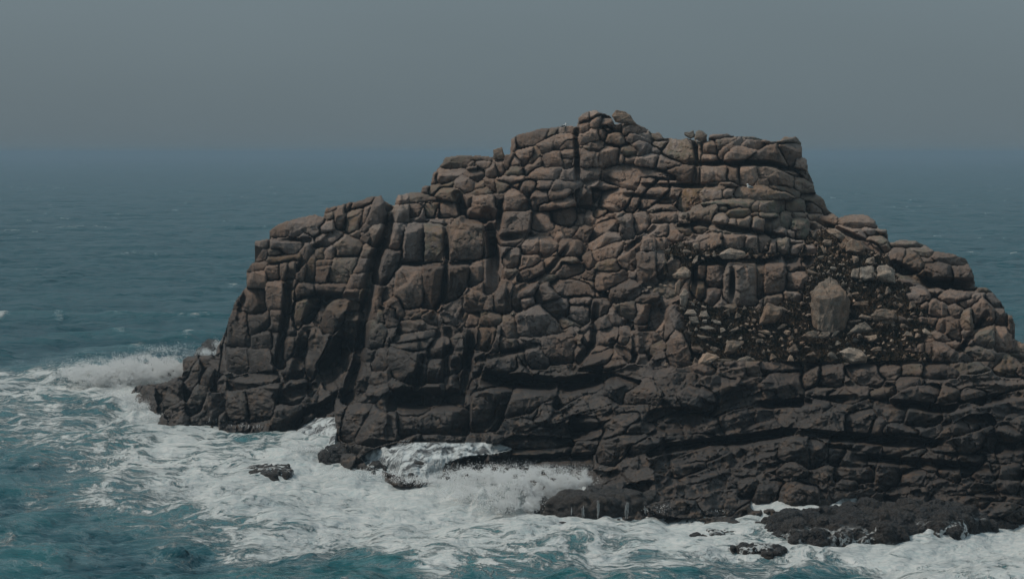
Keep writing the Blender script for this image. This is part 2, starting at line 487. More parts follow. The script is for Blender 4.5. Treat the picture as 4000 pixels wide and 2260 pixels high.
SHEETS['B'] = (1600, 400, .3781, """
355,600 370,560 480,545 600,560 700,540 860,570 840,600 690,600 640,620 580,680 400,680 360,660 | o-.2 t.1
600,640 650,595 680,610 670,660 590,665
680,610 740,600 830,620 810,660 690,650
590,670 650,660 690,680 680,690 585,690
870,595 960,590 970,700 930,760 900,690
815,780 830,690 880,630 900,700 900,740 840,790
990,540 1050,515 1040,600 1000,680 980,640
280,790 300,710 580,670 560,710 480,750 400,810 330,840 | o.5 t.5
570,740 580,700 700,690 750,740 700,830 620,800 | t.5
230,760 260,710 290,700 270,800 280,840 220,850
450,870 550,760 600,770 700,830 640,880 530,910 | o.6 t.3
105,890 130,860 200,855 200,890 175,950 110,920 | o.3
190,910 220,860 380,840 440,835 440,880 300,900 250,960 200,970 | o.6 t.4
270,960 330,885 440,885 510,900 520,1040 400,1000 290,985 | o.9 t.3
0,925 90,930 200,960 310,1020 250,1030 100,1030 0,1050 | o.5 t.5
0,1045 60,1040 150,1040 140,1100 100,1180 0,1200 | t.3
155,1035 310,1030 280,1120 260,1200 170,1200 150,1100
320,1040 480,1060 500,1150 440,1200 300,1200 | o-.7
205,1205 440,1215 430,1250 220,1240 | o.4 t.5
525,990 630,990 630,1080 530,1060 | o-.6
670,830 750,830 760,860 680,880
680,950 720,910 830,900 840,930 740,960 | o.6 t.5
620,1190 670,980 740,965 860,965 870,1050 860,1200 740,1215 | o.9 t.15
790,800 850,790 890,850 880,930 840,900
890,830 920,805 990,810 1035,860 990,920 920,935 | o.5 t.3
880,960 970,940 930,1060 890,1070 | t.1
990,1100 990,960 1010,900 1070,880 1180,960 1220,1060 1210,1110 1100,1120 | o.9 t.3
1060,870 1130,840 1130,900
1135,880 1180,840 1305,840 1260,910 1210,980 1150,930 | t.4
1255,1030 1290,920 1330,905 1420,905 1440,1030 1330,1100 1280,1080 | o.7 l.25
1325,880 1335,830 1480,810 1450,890 1400,900 | o.4 t.6
1460,890 1520,815 1750,830 1760,850 1640,880 1500,920 | o.5 t.6
1440,920 1640,890 1600,940 1500,980 1440,1000 | o.5 t.5
1345,1060 1400,1045 1600,1010 1690,1050 1600,1070 1340,1100 | o-.3 t.5
1475,1150 1560,1110 1680,1095 1690,1200 1650,1250 1480,1210 | o.3 t.3
985,1170 1060,1135 1240,1135 1240,1220 1170,1360 1080,1455 945,1440 970,1290 | o.9 t.12 l.15
1265,1160 1430,1150 1440,1210 1460,1290 1380,1310 1270,1280 | o.5 t.3
770,1260 830,1230 900,1245 890,1330 780,1310 | o.2
1010,750 1060,690 1100,680 1140,740 1060,770 | o.3 t.4
920,800 1060,750 1150,770 1030,830 | o.5 t.6
1260,750 1310,690 1400,680 1560,680 1560,710 1500,800 1330,790 | o.8 t.35
1570,790 1590,700 1690,685 1750,700 1765,790 1690,800 | o.7 t.35
1750,700 1940,700 1940,790 1790,800 | o-.4
1100,360 1250,310 1430,280 1450,300 1380,390 1230,420 1110,470 | t.4
1050,480 1060,400 1100,360 1100,470 1060,500
1440,300 1530,255 1530,270 1480,330 1400,380
1530,330 1560,260 1620,240 1730,245 1725,330 1640,320 | o-.5
1340,440 1380,400 1490,360 1500,400 1450,500 1350,500 | o.5 t.4
1490,410 1540,330 1640,320 1720,360 1600,400 1530,480 1480,480 | o.5 t.4
1540,480 1640,380 1720,380 1710,470 1590,490
1110,500 1200,500 1270,500 1260,560 1180,620 1120,580
1240,600 1300,490 1340,465 1330,540 1260,640
1060,600 1110,585 1130,620 1060,640
1200,720 1250,650 1370,575 1360,640 1280,700
1380,640 1400,540 1530,510 1540,560 1590,650 1400,670 | l.4
1580,570 1600,490 1730,490 1735,570 1640,590 | o.4 t.4
1595,595 1680,580 1670,680 1610,680
1690,580 1735,575 1735,650 1690,650
1750,190 1770,120 1840,100 1860,130 1840,170 1780,200 | o.5 t.5
1860,110 1900,75 1960,90 2060,120 2070,150 1960,130 1870,165 | o.3 t.5
1780,270 1800,190 1830,190 1830,290 1790,320
1880,220 1930,140 2000,130 2100,180 2150,250 2060,300 1990,240 1900,240 | o.5 t.3
1770,400 1780,340 1850,310 1940,310 1960,390 1850,400 | o.3
1940,310 2020,300 2030,340 1980,370
1830,470 1870,410 1960,410 2000,460 1930,505 1840,500 | o.5 t.4
1780,640 1800,500 1920,520 1890,600 1820,660
1920,640 1930,520 1960,500 1950,640
1880,1000 1900,880 2000,880 2020,910 1970,1000 1940,1090 1880,1080 | o.3
1750,930 1870,910 1870,1070 1760,1060 | t.2
1940,1160 1960,1010 2000,930 2150,890 2250,900 2230,1000 2116,1080 2010,1110 | o.5 t.35
""")
SHEETS['C'] = (2300, 400, .4124, """
320,230 350,205 440,200 520,250 550,290 450,300 350,310 320,270 | o.5 t.4
130,140 230,150 290,190 310,240 310,280 200,230 100,220
80,290 120,270 160,290 150,330 110,340
170,300 300,290 340,350 360,400 250,410 180,370 | t.1
0,380 90,375 140,430 60,460 0,460 | o.5
80,540 110,440 160,420 200,420 270,440 270,580 130,610 90,590 | o.8 r.35
360,370 375,290 450,300 600,370 570,390 470,370 400,400
470,300 560,285 610,320 610,360 540,330
595,290 650,275 700,310 710,340 760,350 640,365 600,340
320,480 330,420 390,405 460,470 400,490 340,500 | t.5
410,400 480,360 560,380 590,430 560,490 470,510 470,450 | o.5
275,580 290,470 320,500 320,570
330,550 360,520 440,525 410,570 330,575
440,590 450,530 600,485 660,490 630,620 540,610 | o.4
630,620 670,505 760,550 860,590 800,620 680,630 | o.3
590,380 760,355 740,390 690,440 620,410
590,440 630,430 670,470 650,490 590,480
695,460 780,355 850,345 1060,350 1060,580 1000,580 840,540 740,500 | o.8 t.1
1090,480 1090,370 1180,360 1210,420 1200,480
1075,585 1085,495 1200,500 1205,580
1130,350 1150,310 1270,293 1390,320 1340,330 1220,345 | o.4 t.4
1200,370 1290,335 1400,335 1360,380 1240,450 1220,440
1230,510 1260,430 1370,360 1440,335 1480,350 1440,400 1360,420 1290,500 1250,520 | o.4
1440,400 1530,350 1640,360 1680,390 1620,440 1540,430
1455,330 1500,318 1630,330 1640,355 1520,345
1650,360 1710,345 1740,380 1680,390
1290,500 1390,415 1590,455 1530,530 1440,560 1430,590 1330,560 | o.5
1470,560 1560,490 1690,415 1760,420 1810,480 1870,580 1720,575 1600,570 | o.5
1820,380 1850,320 1960,320 2030,380 2030,410 1940,370 1850,400 | o.5 t.4
1800,430 1850,390 1940,390 2030,420 2040,510 1960,520 1940,590 1880,570 1830,480 | o.5
1970,530 2065,520 2075,650 1960,610
740,650 820,610 1050,620 1050,760 900,720 820,690 | o.4
1060,760 1070,630 1130,610 1300,615 1290,740 1200,740 1100,740 | o.4
1310,720 1330,625 1410,625 1415,750
1425,700 1430,610 1570,610 1590,670 1520,780 1450,760
1590,670 1600,605 1740,615 1850,670 1930,730 1920,790 1750,770 1740,700 | o.3
1790,620 1900,630 2040,715 1950,690
1950,640 2010,635 2110,690 2140,770 2060,730
1945,800 1955,715 2040,730 2140,790 2160,850 2090,850 1980,820
1735,800 1850,800 1970,850 1970,880 1880,850 1760,830
2030,890 2150,850 2200,930 2270,1020 2250,1040 2160,1000 2090,930
100,720 200,620 330,585 520,610 700,660 820,700 560,700 430,830 300,800 180,740 | t.85 o.7
500,720 600,720 640,740 560,810 480,900 470,950 400,1020 365,1010 380,950 440,880 | o.8 t.35
490,950 520,870 620,770 680,735 730,770 730,820 640,910 540,980 500,985 | o.9 t.35
0,760 100,745 160,790 270,800 240,830 140,830 40,800 | t.7
100,1000 130,870 200,820 330,815 430,860 380,900 370,960 280,1000 160,1010 | o.5 t.4 l.15
20,860 50,810 130,830 80,920 40,960
860,980 910,870 1000,800 1090,780 1040,860 1060,930 990,960 910,1000 | t.3
1050,870 1120,790 1210,800 1260,850 1250,900 1130,920 1070,930 | t.3
1130,770 1200,755 1220,775 1150,790 | t.5
1210,810 1270,770 1370,790 1310,820 1230,830 | t.5
1270,870 1310,800 1360,800 1340,880 1300,890
1390,870 1400,840 1480,820 1700,830 1850,860 1920,890 1900,920 1700,920 1500,900 | o.3 t.6
1060,970 1230,940 1300,940 1540,930 1520,980 1330,1000 1330,970 | o.3 t.5
990,1190 1000,1010 1080,970 1200,970 1200,1050 1140,1160 1060,1210 | o.9 t.25
1160,1180 1190,1060 1260,1040 1310,1090 1300,1180 1230,1210 | o.6
1225,1030 1250,980 1330,985 1300,1030
1320,1040 1420,1005 1500,1020 1480,1080 1340,1090
1290,1240 1330,1110 1380,1100 1400,1180 1340,1240
1400,1190 1410,1100 1510,1100 1480,1220 1380,1240
1540,980 1610,950 1600,1000 1540,1010
1620,980 1640,940 1840,920 1840,1020 1700,1030 1620,1010 | t.25
1570,1200 1580,1110 1660,1110 1640,1220
1660,1200 1680,1100 1760,1090 1780,1170 1720,1240
1640,1070 1740,1060 1760,1080 1650,1095 | t.5
1860,1010 1870,930 1930,925 2040,960 2040,1050 1900,1030 | t.3
1840,1150 1850,1030 1910,1040 1900,1160 1870,1180
1925,1060 1990,1040 2060,1050 2050,1100 1930,1090 | t.4
1915,1200 1930,1095 2055,1105 2050,1290 1960,1290 | o.4
2050,960 2100,940 2200,1010 2190,1050 2080,1050
1730,1210 1840,1195 1850,1280 1740,1250 | t.4
1900,1220 1960,1215 1950,1280 1895,1270
2070,1060 2180,1060 2160,1090 2070,1090
2180,1100 2330,1090 2360,1160 2250,1150
600,1130 610,1040 700,1020 800,1030 810,1130 700,1140
590,1035 640,1000 800,1005 810,1020 690,1020 | t.6
430,1180 450,1080 520,1060 590,1100 560,1160 480,1240
280,1240 290,1130 370,1080 420,1110 410,1260 340,1270 | t.3
40,1310 100,1180 220,1130 280,1150 270,1240 150,1270 | t.5
460,1400 470,1290 540,1255 620,1280 630,1380 560,1410 | t.3
635,1300 700,1290 710,1400 650,1420
550,1230 620,1160 740,1150 740,1260 640,1270
760,1270 770,1160 830,1180 870,1260 810,1300
830,1180 950,1190 950,1230 860,1230
1040,1390 1060,1290 1160,1280 1250,1280 1240,1400 1100,1410
1275,1370 1280,1265 1380,1260 1480,1270 1450,1390 1340,1390
1490,1390 1510,1260 1590,1265 1590,1390
1600,1380 1600,1270 1680,1280 1690,1390
1690,1430 1730,1360 1760,1330 1750,1430
1790,1420 1800,1300 1890,1295 1890,1430
1905,1390 1930,1350 2000,1345 1980,1455 1910,1455
1900,1310 2000,1300 2020,1320 1900,1340
2020,1440 2050,1340 2150,1340 2160,1440
""")
SHEETS['F'] = (2500, 900, .4124, """
625,530 630,330 690,290 840,285 790,360 760,400 740,540 | o.8 t.2 r.3
820,620 825,350 850,280 1080,290 1080,360 1080,680 930,690 860,660 | o1 t.2 l.4
1120,620 1120,310 1175,290 1170,470 1150,600
1185,600 1180,330 1210,275 1320,280 1370,320 1360,560 1250,600 | o.9 t.15
1200,700 1220,620 1340,600 1360,690 1300,710
515,450 520,360 600,310 620,315 618,400 612,440
505,560 510,485 615,485 610,640 560,640
620,660 625,540 740,550 720,640 670,690
250,430 255,260 320,230 400,260 390,380 330,440
160,440 155,180 230,180 240,320 210,450
0,210 140,210 150,470 90,510 0,470 | o.5 t.05
0,190 30,60 90,50 140,80 145,190 | o.6 t.2
150,80 225,85 225,170 155,170
1390,350 1400,260 1440,250 1500,260 1530,360 1470,400
1395,560 1400,430 1490,380 1570,460 1570,570 1470,570
1540,330 1550,240 1660,240 1650,330 1590,360
1540,220 1570,130 1640,115 1680,140 1670,230 1600,230 | o.4
1380,660 1390,580 1550,580 1540,680 1450,690
575,190 570,110 690,60 760,55 760,130 680,190
260,1030 280,760 320,740 370,760 430,840 480,1010 490,1080 440,1060 390,940 310,960 | o1.2 t.1 r.45
290,1230 290,1010 340,940 400,980 450,1080 480,1160 470,1240 380,1260 | o.8 t.2
480,1100 560,1090 600,1130 590,1165 510,1160 | o.5
""")
SHEETS['G'] = (3200, 800, .4124, """
175,180 210,125 330,95 460,90 510,140 540,210 430,200 300,220 | o.5 t.5
410,240 440,205 520,240 560,290 470,290
550,230 620,220 655,260 655,325 600,300
465,340 490,295 610,285 640,340 650,410 600,430 560,380 | t.3
170,200 270,220 410,250 440,300 320,300 | t.4
400,370 500,360 570,410 600,480 580,510 520,450 440,400 | t.3
660,370 720,340 820,330 900,340 960,400 860,390 780,400 | t.4
690,560 720,430 790,400 800,480 770,590 720,610 | o.6 t.2
780,620 800,500 850,420 920,460 980,560 940,600 840,630 | o.9 t.3
860,410 1000,420 1090,445 1050,500 960,480 | t.5
1050,500 1110,450 1220,470 1350,475 1400,560 1300,570 1180,530 | o.4 t.4
1020,560 1130,550 1240,590 1270,700 1200,770 1050,700 | o.2 t.2
1260,590 1400,570 1450,650 1475,720 1460,780 1290,770 | o.1 t.1
970,510 1060,500 1090,530 980,535 | t.6
800,830 870,820 960,800 1030,860 1030,910 900,970 840,950 | o.4 t.5
930,970 1020,910 1020,1010
1040,970 1070,920 1180,950 1190,1030 1100,1060 1030,1040 | o.4
1150,880 1250,830 1370,850 1440,880 1320,890 1210,915 | t.5
1330,940 1400,900 1540,870 1560,900 1460,930 1370,980
1450,1060 1460,960 1550,870 1620,960 1660,1000 1650,1080 1530,1170 1470,1170 | o.9 t.2
1345,1150 1360,1030 1420,990 1450,1080 1460,1165 1400,1180 | o.5
1570,880 1640,870 1740,890 1780,980 1660,960 | t.4
1670,980 1780,1000 1830,1060 1780,1140 1680,1100
1790,1040 1850,1050 1860,1130 1800,1210
1480,1180 1580,1160 1650,1190 1660,1300 1600,1340 1470,1300 | o.4
1670,1290 1690,1180 1760,1170 1790,1220 1790,1340 1700,1360
1200,1190 1210,1090 1330,1100 1330,1280 1230,1260 | o.3
920,1070 960,1050 1120,1070 1090,1150 960,1130 | o.4
1110,1140 1140,1085 1190,1095 1190,1200 1130,1180
865,1070 880,1040 925,1045 910,1080
1240,990 1290,965 1360,980 1330,1070 1290,1050
740,1120 750,1040 830,1080 830,1130
780,1370 790,1340 990,1345 990,1400 800,1400 | o.4
1010,1420 1020,1345 1060,1350 1050,1450
1080,1450 1090,1330 1200,1330 1330,1400 1450,1455 | o.3 t.4
1210,1310 1290,1290 1350,1360 1300,1380
1370,1280 1420,1265 1460,1300 1440,1320 1390,1310
1350,1360 1450,1340 1600,1390 1640,1440 1450,1440 | t.4
1100,1215 1250,1270 1230,1290 1120,1250
1360,1200 1460,1190 1460,1260 1380,1260
""")
SHEETS['D'] = (900, 1150, .4468, """
830,230 880,110 960,50 1000,60 1140,90 1130,110 980,120 940,160 970,200 900,300 860,340 800,350 | o1.2 r.4 t.15
720,400 740,320 800,320 810,350 850,350 830,470 780,560 740,620 700,740 690,620 | o1 r.3
760,620 830,480 870,390 940,420 930,590 850,620 | o-.3
550,200 560,70 640,20 760,10 750,110 640,210 580,280 | r.5
490,360 510,180 545,190 545,350
0,180 120,180 150,290 170,450 0,450 10,280
180,190 320,170 330,250 260,300 170,350
190,460 190,370 350,340 360,460
0,640 0,470 130,475 160,640 80,660
170,490 330,480 360,640 180,660
380,350 480,330 450,620 380,600
370,170 440,140 440,160 430,300 380,310
480,380 540,370 520,500 470,560 460,430
0,770 200,720 380,700 400,760 200,800 20,830 | t.5
400,950 450,870 540,770 640,770 630,870 560,960 | o.6 r.3
380,1200 400,1010 440,960 590,980 600,1100 530,1180 440,1240 | o.9 r.4
0,860 130,840 150,1060 40,1100 0,1090
150,840 400,790 360,1050 170,1090
1185,420 1210,270 1320,240 1340,320 1310,440 1240,480 | o.3
1290,250 1330,145 1340,250
1350,110 1440,130 1440,250 1370,260
1270,660 1270,530 1310,490 1360,520 1350,660
1180,500 1260,490 1250,560 1180,550
1450,400 1520,350 1760,320 1730,370 1600,400 1460,420 | o.5 t.7
1390,560 1430,470 1600,510 1720,500 1710,680 1700,790 1560,780 1440,700 | o.8
1720,500 1750,440 1880,400 1880,470 1840,550 1720,560 | o.9 t.4
1715,680 1730,570 1840,570 1840,750 1720,760 | o.5
1430,440 1600,420 1740,390 1720,470 1600,500 1440,465 | o.3 t.5
1880,690 1890,570 1980,560 1980,640
1110,940 1170,850 1240,800 1360,795 1350,860 1260,940 | o.9 t.6
1240,790 1270,690 1380,670 1380,740 1290,790 | o.5 t.4
1000,1190 1040,1020 1090,960 1230,960 1200,1060 1090,1200 1060,1280 990,1250 | o.8 t.25
1270,980 1340,880 1420,900 1460,960 1330,1050 | t.5
1480,960 1620,970 1720,990 1640,1060 1490,1060 | t.5
1000,920 1050,800 1180,790 1180,850 1080,950 | o-.4
1210,1060 1260,970 1440,1070 1460,1240 1250,1300 1100,1270
1480,1070 1700,1060 1900,1000 2050,1030 2050,1200 1620,1180 1480,1230
1690,800 1840,790 1830,920 1700,960
1400,760 1520,790 1690,830 1680,950 1480,900
2100,240 2160,190 2238,170 2238,280 2110,290
1700,200 1770,160 1780,270 1720,250
1490,340 1500,270 1660,240 1780,290 1600,330 | t.3
""")
SHEETS['E'] = (1700, 900, .481, """
500,660 520,500 550,440 600,440 600,640 | o.5
620,600 640,490 690,450 810,450 800,500 720,530 690,640 | o.5 t.3
700,620 690,550 790,540 800,600 740,640
810,550 830,490 920,450 1000,540 900,570 820,590 | o.5 t.3
940,450 1000,420 1150,430 1230,460 1270,520 1060,540 980,490 | o.5 t.35
680,820 690,700 780,620 850,600 870,640 990,750 1000,830 900,850 760,860 | o.8 t.3
860,620 960,560 1080,550 1080,680 1000,720 900,650 | o.4
1090,690 1100,610 1230,600 1220,730 1170,760
1085,580 1100,545 1250,540 1240,600 1140,600
1000,740 1030,690 1170,770 1100,780 1050,800
1050,810 1100,780 1150,790 1110,840
690,900 760,870 1080,850 1120,910 1100,1050 950,1060 880,1000 860,920
760,1040 760,930 860,920 870,1000 920,1030 900,1090 800,1100
560,830 580,720 620,730 660,860 580,870
550,970 550,880 650,890 640,970
265,790 300,700 370,690 340,780 | t.4
350,760 380,690 510,675 510,730 420,780 | t.4
260,920 260,800 340,790 330,930
340,940 345,800 470,790 450,880 420,950
440,1130 450,1040 620,1010 640,1100 500,1150
570,240 620,180 680,165 680,270 600,280
690,270 700,200 830,200 820,270 760,320 700,300
700,180 760,90 840,80 840,180 750,200 | t.4
850,190 855,80 930,80 980,130 900,190 | t.3
900,290 920,250 1050,230 1140,260 1030,320 930,330 | o.5 t.4
690,400 740,310 880,280 860,330 760,380 | o.5 t.4
1280,150 1290,80 1400,10 1500,20 1490,80 1400,110
1230,220 1260,190 1290,260 1250,290
1330,460 1330,340 1530,340 1540,400 1440,440
1290,180 1480,100 1600,130 1500,180 1300,240
1500,270 1540,120 1610,100 1600,300
1330,280 1450,250 1490,330 1340,330 | t.4
1440,560 1450,470 1560,420 1650,450 1640,530 1480,590
1280,690 1290,580 1400,580 1390,660
1290,790 1400,700 1420,760 1300,800 | t.3
1430,740 1430,640 1530,730 1500,750
1220,890 1270,820 1480,800 1490,860 1400,930 1230,970 | o.4 t.6
1230,1000 1320,930 1420,940 1330,990 1240,1010 | t.5
1210,1080 1260,1000 1420,970 1390,1050 1260,1080 | o.4 t.5
1500,890 1500,810 1560,810 1540,900
1150,1030 1160,960 1220,950 1190,1070
1640,570 1700,540 1780,515 1790,540 1700,580 | o.4 t.5
1470,600 1620,590 1620,690 1500,690
1630,600 1720,600 1700,740 1640,740
1030,130 1050,100 1170,110 1160,170 1030,210
1000,340 1030,260 1170,290 1180,320 1030,370
""")
SHEETS['H'] = (1800, 1450, .4468, """
120,300 130,220 250,180 450,140 400,260 370,370 300,490 110,500 | o.6 t.2
460,210 480,160 700,130 830,130 820,200 700,240 600,330 400,380 | o.4 t.4
870,190 880,130 1060,120 1220,120 1160,160 1050,180 960,230 840,300 | o.4 t.4
1290,110 1340,70 1600,120 1610,190 1440,180 1400,260 1290,180 | t.4
1640,110 1730,180 1720,260 1590,250 1440,260 1450,190 1560,120
980,480 1000,420 1180,440 1180,490 1010,500
1010,620 1000,560 1230,510 1250,530 1200,590 1030,600 | t.4
1240,580 1290,480 1400,400 1530,390 1480,450 1420,540 1300,590 | o.7 t.5
1430,540 1480,470 1670,480 1580,540 | o.4 t.5
1000,690 1020,610 1200,600 1150,690 1080,740 990,740
1220,680 1240,610 1380,560 1600,560 1540,620 1440,700 1340,790 1230,780 | o.3 t.3
1460,690 1500,640 1700,610 1720,640 1560,690 1480,720 | o.4 t.5
1650,720 1740,640 1900,620 1920,650 1760,690 | o.4 t.5
980,820 990,750 1130,740 1130,830
380,640 480,590 980,620 950,660 500,660 | t.5
480,700 820,690 950,650 940,700 800,760 600,790 450,800
620,830 740,770 940,760 950,840 860,880
1920,210 2000,170 2120,160 2200,220 2180,330 2000,330
""")
SHEETS['I'] = (2900, 1350, .6254, """
40,170 50,100 105,105 100,170
105,110 230,92 360,145 230,160 110,150 | t.6
130,250 220,165 340,160 370,240 360,360 250,350 220,260 | t.3
370,210 480,150 480,210 380,260
490,160 520,125 610,130 620,160 610,240 490,230 | o.4 t.4
650,150 730,130 830,140 870,200 850,240 740,230 | o.3 t.3
850,160 900,130 990,150 960,190 870,190 | t.5
1000,170 1010,140 1110,140 1110,170
1130,180 1150,140 1260,140 1330,180 1200,190 | t.5
550,320 640,270 770,270 770,310 670,340 | o.5 t.6
800,310 930,260 940,290 870,320
940,340 1060,280 1200,260 1230,270 1190,330 1060,340 | o.5 t.5
1240,340 1250,270 1340,300 1320,330
1390,320 1400,280 1500,310 1490,350
660,520 670,440 800,420 800,540 700,560 | t.3
800,540 830,480 880,460 860,540
900,460 910,390 1020,385 1000,440 980,470 | o.6 t.3
1030,480 1050,390 1210,390 1230,450 1180,510 | o-.3
890,530 950,500 1060,510 1120,540 1000,550 | t.5
1060,510 1230,510 1200,560 1130,560
900,680 905,560 980,545 1120,590 1110,630 1000,690
1190,620 1290,530 1430,455 1540,450 1560,480 1440,540 1300,570 | o.9 t.6
1210,650 1320,580 1470,530 1550,510 1500,600 1420,650 1300,660 | o.8 t.2
1500,620 1550,530 1580,560 1560,650
1590,560 1630,505 1690,510 1730,570 1660,600 | o.4 t.4
1590,620 1660,610 1690,650 1600,660
1690,490 1740,460 1800,460 1800,530 1710,520 | t.3
250,640 260,600 400,595 410,700 400,760 330,720 240,690 | o.3 t.15
415,720 410,600 500,620 510,680 440,740
560,630 580,570 680,565 680,600 600,640 | o.4 t.4
550,720 560,650 620,640 660,680 600,740
600,740 660,660 760,690 760,740
590,830 600,770 800,770 810,830 700,840 | t.2
610,880 620,830 700,845 690,880
840,830 870,740 970,725 970,860 860,890 | t.2
980,860 1050,780 1130,790 1100,850 | t.4
1100,740 1110,690 1330,670 1240,740 1180,770 | t.4
1230,790 1330,705 1360,760 1340,830
1340,720 1360,700 1500,700 1460,770 1380,800
1450,820 1520,740 1560,800 1540,840
1560,800 1560,760 1600,760 1590,820
1610,690 1640,650 1730,660 1720,720 1630,730
1610,830 1620,760 1710,745 1710,830
1610,890 1610,830 1710,850 1700,900
80,950 110,870 240,865 200,980 80,1000 | o.3 t.2
230,960 240,890 330,870 450,900 460,980 330,1000 220,1000 | o.3 t.2
0,930 0,860 80,860 60,930
900,950 940,890 1020,890 1000,950 | t.4
240,790 320,720 390,760 390,800
1000,690 1100,640 1130,660 1080,740 1000,780
""")
# ground between the loose stones: dark turf and soil (photo sheet P)
TURF_P = [
 "1695,790 1725,745 1800,775 1950,775 2040,705 2010,640 2035,590 2080,575 2130,620 2230,640 2240,690 2280,720 2330,790 2350,830 2310,850 2300,880 2400,890 2330,903 2100,912 1850,905 1760,912 1700,905 1700,860",
 "1655,640 1700,610 1800,622 1890,640 1960,640 1960,650 1780,655 1700,690 1670,690",
 "1780,605 1850,625 1900,622 1890,640 1790,640",
]
# slope of the whole rock: photo sheet P, horizontal distance in metres ('w' = at the water line)
BASE_PTS = """
330,990,w 410,1055,w 500,1062,w 600,1072,w 690,1093,w 760,1105,w 830,1125,w 860,1150,w 950,1160,w 1020,1190,w 1100,1185,w 1200,1190,w 1330,1180,w
1480,1240,w 1400,1300,w 1560,1307,w 1650,1290,w 1750,1285,w 1880,1282,w 2000,1280,w 2100,1265,w 2250,1260,w 2400,1290,w 2470,1300,w 2575,1285,w 2830,1280,w
1500,1243,133.5 1590,1235,136 1480,1215,143
560,860,190 450,912,194 700,950,178 700,800,181 640,640,186 690,590,188 800,550,189 900,500,190 850,1000,170 850,800,176 850,650,181
1000,1000,163 1000,800,171 1050,620,178 1000,500,188 1200,450,188 1100,900,165 1250,900,163 1250,700,172 1250,560,178 1300,1000,157 1300,420,185 1300,345,190
1500,1100,147 1500,950,156 1500,750,166 1500,600,172 1500,480,180 1500,350,183 1500,285,186 1700,1100,143 1700,940,151 1700,800,158 1700,650,165 1700,500,176
1700,400,180 1700,345,183 1900,1150,141 1900,930,151 1900,820,156 1850,760,160 1850,660,163 1900,560,169 1900,480,175 1900,400,178 1900,345,181
2030,400,182 2050,480,181 2080,530,181 2100,1150,138 2100,900,151 2100,750,159 2100,600,168 2150,545,174 2300,1150,137 2300,900,148 2300,750,156 2250,610,167
2420,700,160 2500,1150,136 2500,950,145 2500,800,151 2480,730,156 2560,860,150 2575,1000,143 2830,1000,140 2830,900,146
"""
# deep clefts: photo sheet P polyline ; width px ; depth m
CLEFTS = """
972,498 978,570; 9; 1.8
800,604 690,602; 5; 1.0
900,748 790,740; 8; 1.5
795,752 855,765; 16; 2.2
800,790 782,860 765,935; 24; 2.2
1128,835 1116,1000; 9; 1.8
1150,925 1205,1030; 22; 2.2
1279,715 1275,785; 6; 1.4
1748,650 1744,745; 6; 1.4
1843,660 1840,765; 6; 1.4
1330,488 1336,534; 5; 1.4
1448,532 1490,530; 10; 1.8
1262,510 1246,600; 7; 1.8
2270,690 2335,695; 9; 1.6
2395,712 2442,722; 10; 1.4
1400,1090 1540,1080; 16; 1.6
1060,900 1040,1010; 8; 1.2
1345,870 1200,905; 7; 1.2
1540,860 1600,900; 7; 1.2
2060,560 2160,600 2220,640; 6; 1.0
1445,600 1380,680 1260,760; 6; 1.2
1660,560 1560,640; 6; 1.0
2200,1010 2380,1030 2560,990; 9; 1.3
1900,1020 2150,1000; 8; 1.3
2150,1150 2500,1180; 9; 1.3
700,1000 820,960; 12; 1.4
985,500 975,580 945,650 925,740 905,880 880,990; 13; 2.6
1122,555 1124,660 1113,750 1085,800; 6; 1.8
1228,540 1243,640 1247,725; 15; 2.4
1150,490 1172,548 1246,560; 10; 1.8
1090,665 1215,660; 6; 1.6
1000,665 1120,665; 6; 1.4
1655,795 1645,905; 30; 3.2
1188,830 1176,920 1160,1010; 10; 2.2
905,770 860,900 790,980; 26; 2.0
730,690 715,830 700,930; 10; 1.2
620,725 600,800; 6; 1.0
1500,770 1492,860 1440,925; 8; 1.5
1190,950 1420,972 1620,930; 16; 2.2
950,1010 1180,1000 1200,1060; 22; 1.8
1330,590 1250,600; 8; 1.4
1700,500 1560,490; 5; 0.8
1730,655 2030,655; 9; 1.6
1690,570 1760,560 1980,600; 7; 1.2
1600,465 1860,470; 5; 1.0
1745,345 1752,400 1745,460; 5; 1.5
1735,412 1930,410 2020,435; 6; 1.4
1640,1130 2000,1090 2400,1120; 10; 1.4
1250,1160 1500,1150; 10; 1.4
2250,670 2340,715 2440,715; 12; 1.8
2400,900 2480,790; 6; 1.2
1450,330 1452,450; 6; 1.6
690,1090 850,1010 950,960; 16; 1.2
"""
SILHOUETTE_P = """325,1000 328,985 345,968 400,962 455,945 462,930 458,905 470,893 540,892 548,870 560,848 575,800 592,755 612,725 622,720 618,680 640,655 660,625 640,618 640,605
680,600 676,580 700,562 760,545 790,538 812,545 820,522 860,513 897,505 925,495 960,490 968,505 990,515 1000,490 1035,482 1057,483 1060,470 1083,465 1085,440 1100,425
1120,395 1150,390 1200,390 1242,395 1268,396 1268,390 1283,385 1285,350 1300,338 1350,325 1420,316 1450,316 1455,295 1470,282 1495,276 1520,285 1537,292 1548,310 1592,308
1600,308 1625,322 1640,335 1655,331 1670,345 1710,350 1722,347 1779,356 1785,338 1830,334 1850,343 1890,342 1920,350 1945,355 1962,352 1972,342 2005,345 2015,360 2020,395
2030,400 2032,430 2045,455 2053,485 2070,500 2085,530 2110,545 2150,538 2180,540 2200,555 2210,572 2232,578 2235,600 2240,608 2260,602 2300,605 2330,618 2350,630 2400,638
2430,650 2450,690 2452,720 2480,722 2500,735 2520,760 2530,785 2545,795 2555,820 2545,850 2575,860 2700,885 2840,930
2840,1330 2400,1335 2100,1310 1900,1312 1600,1335 1370,1325 1340,1230 1330,1215 1000,1225 850,1180 690,1118 400,1085 330,1020"""

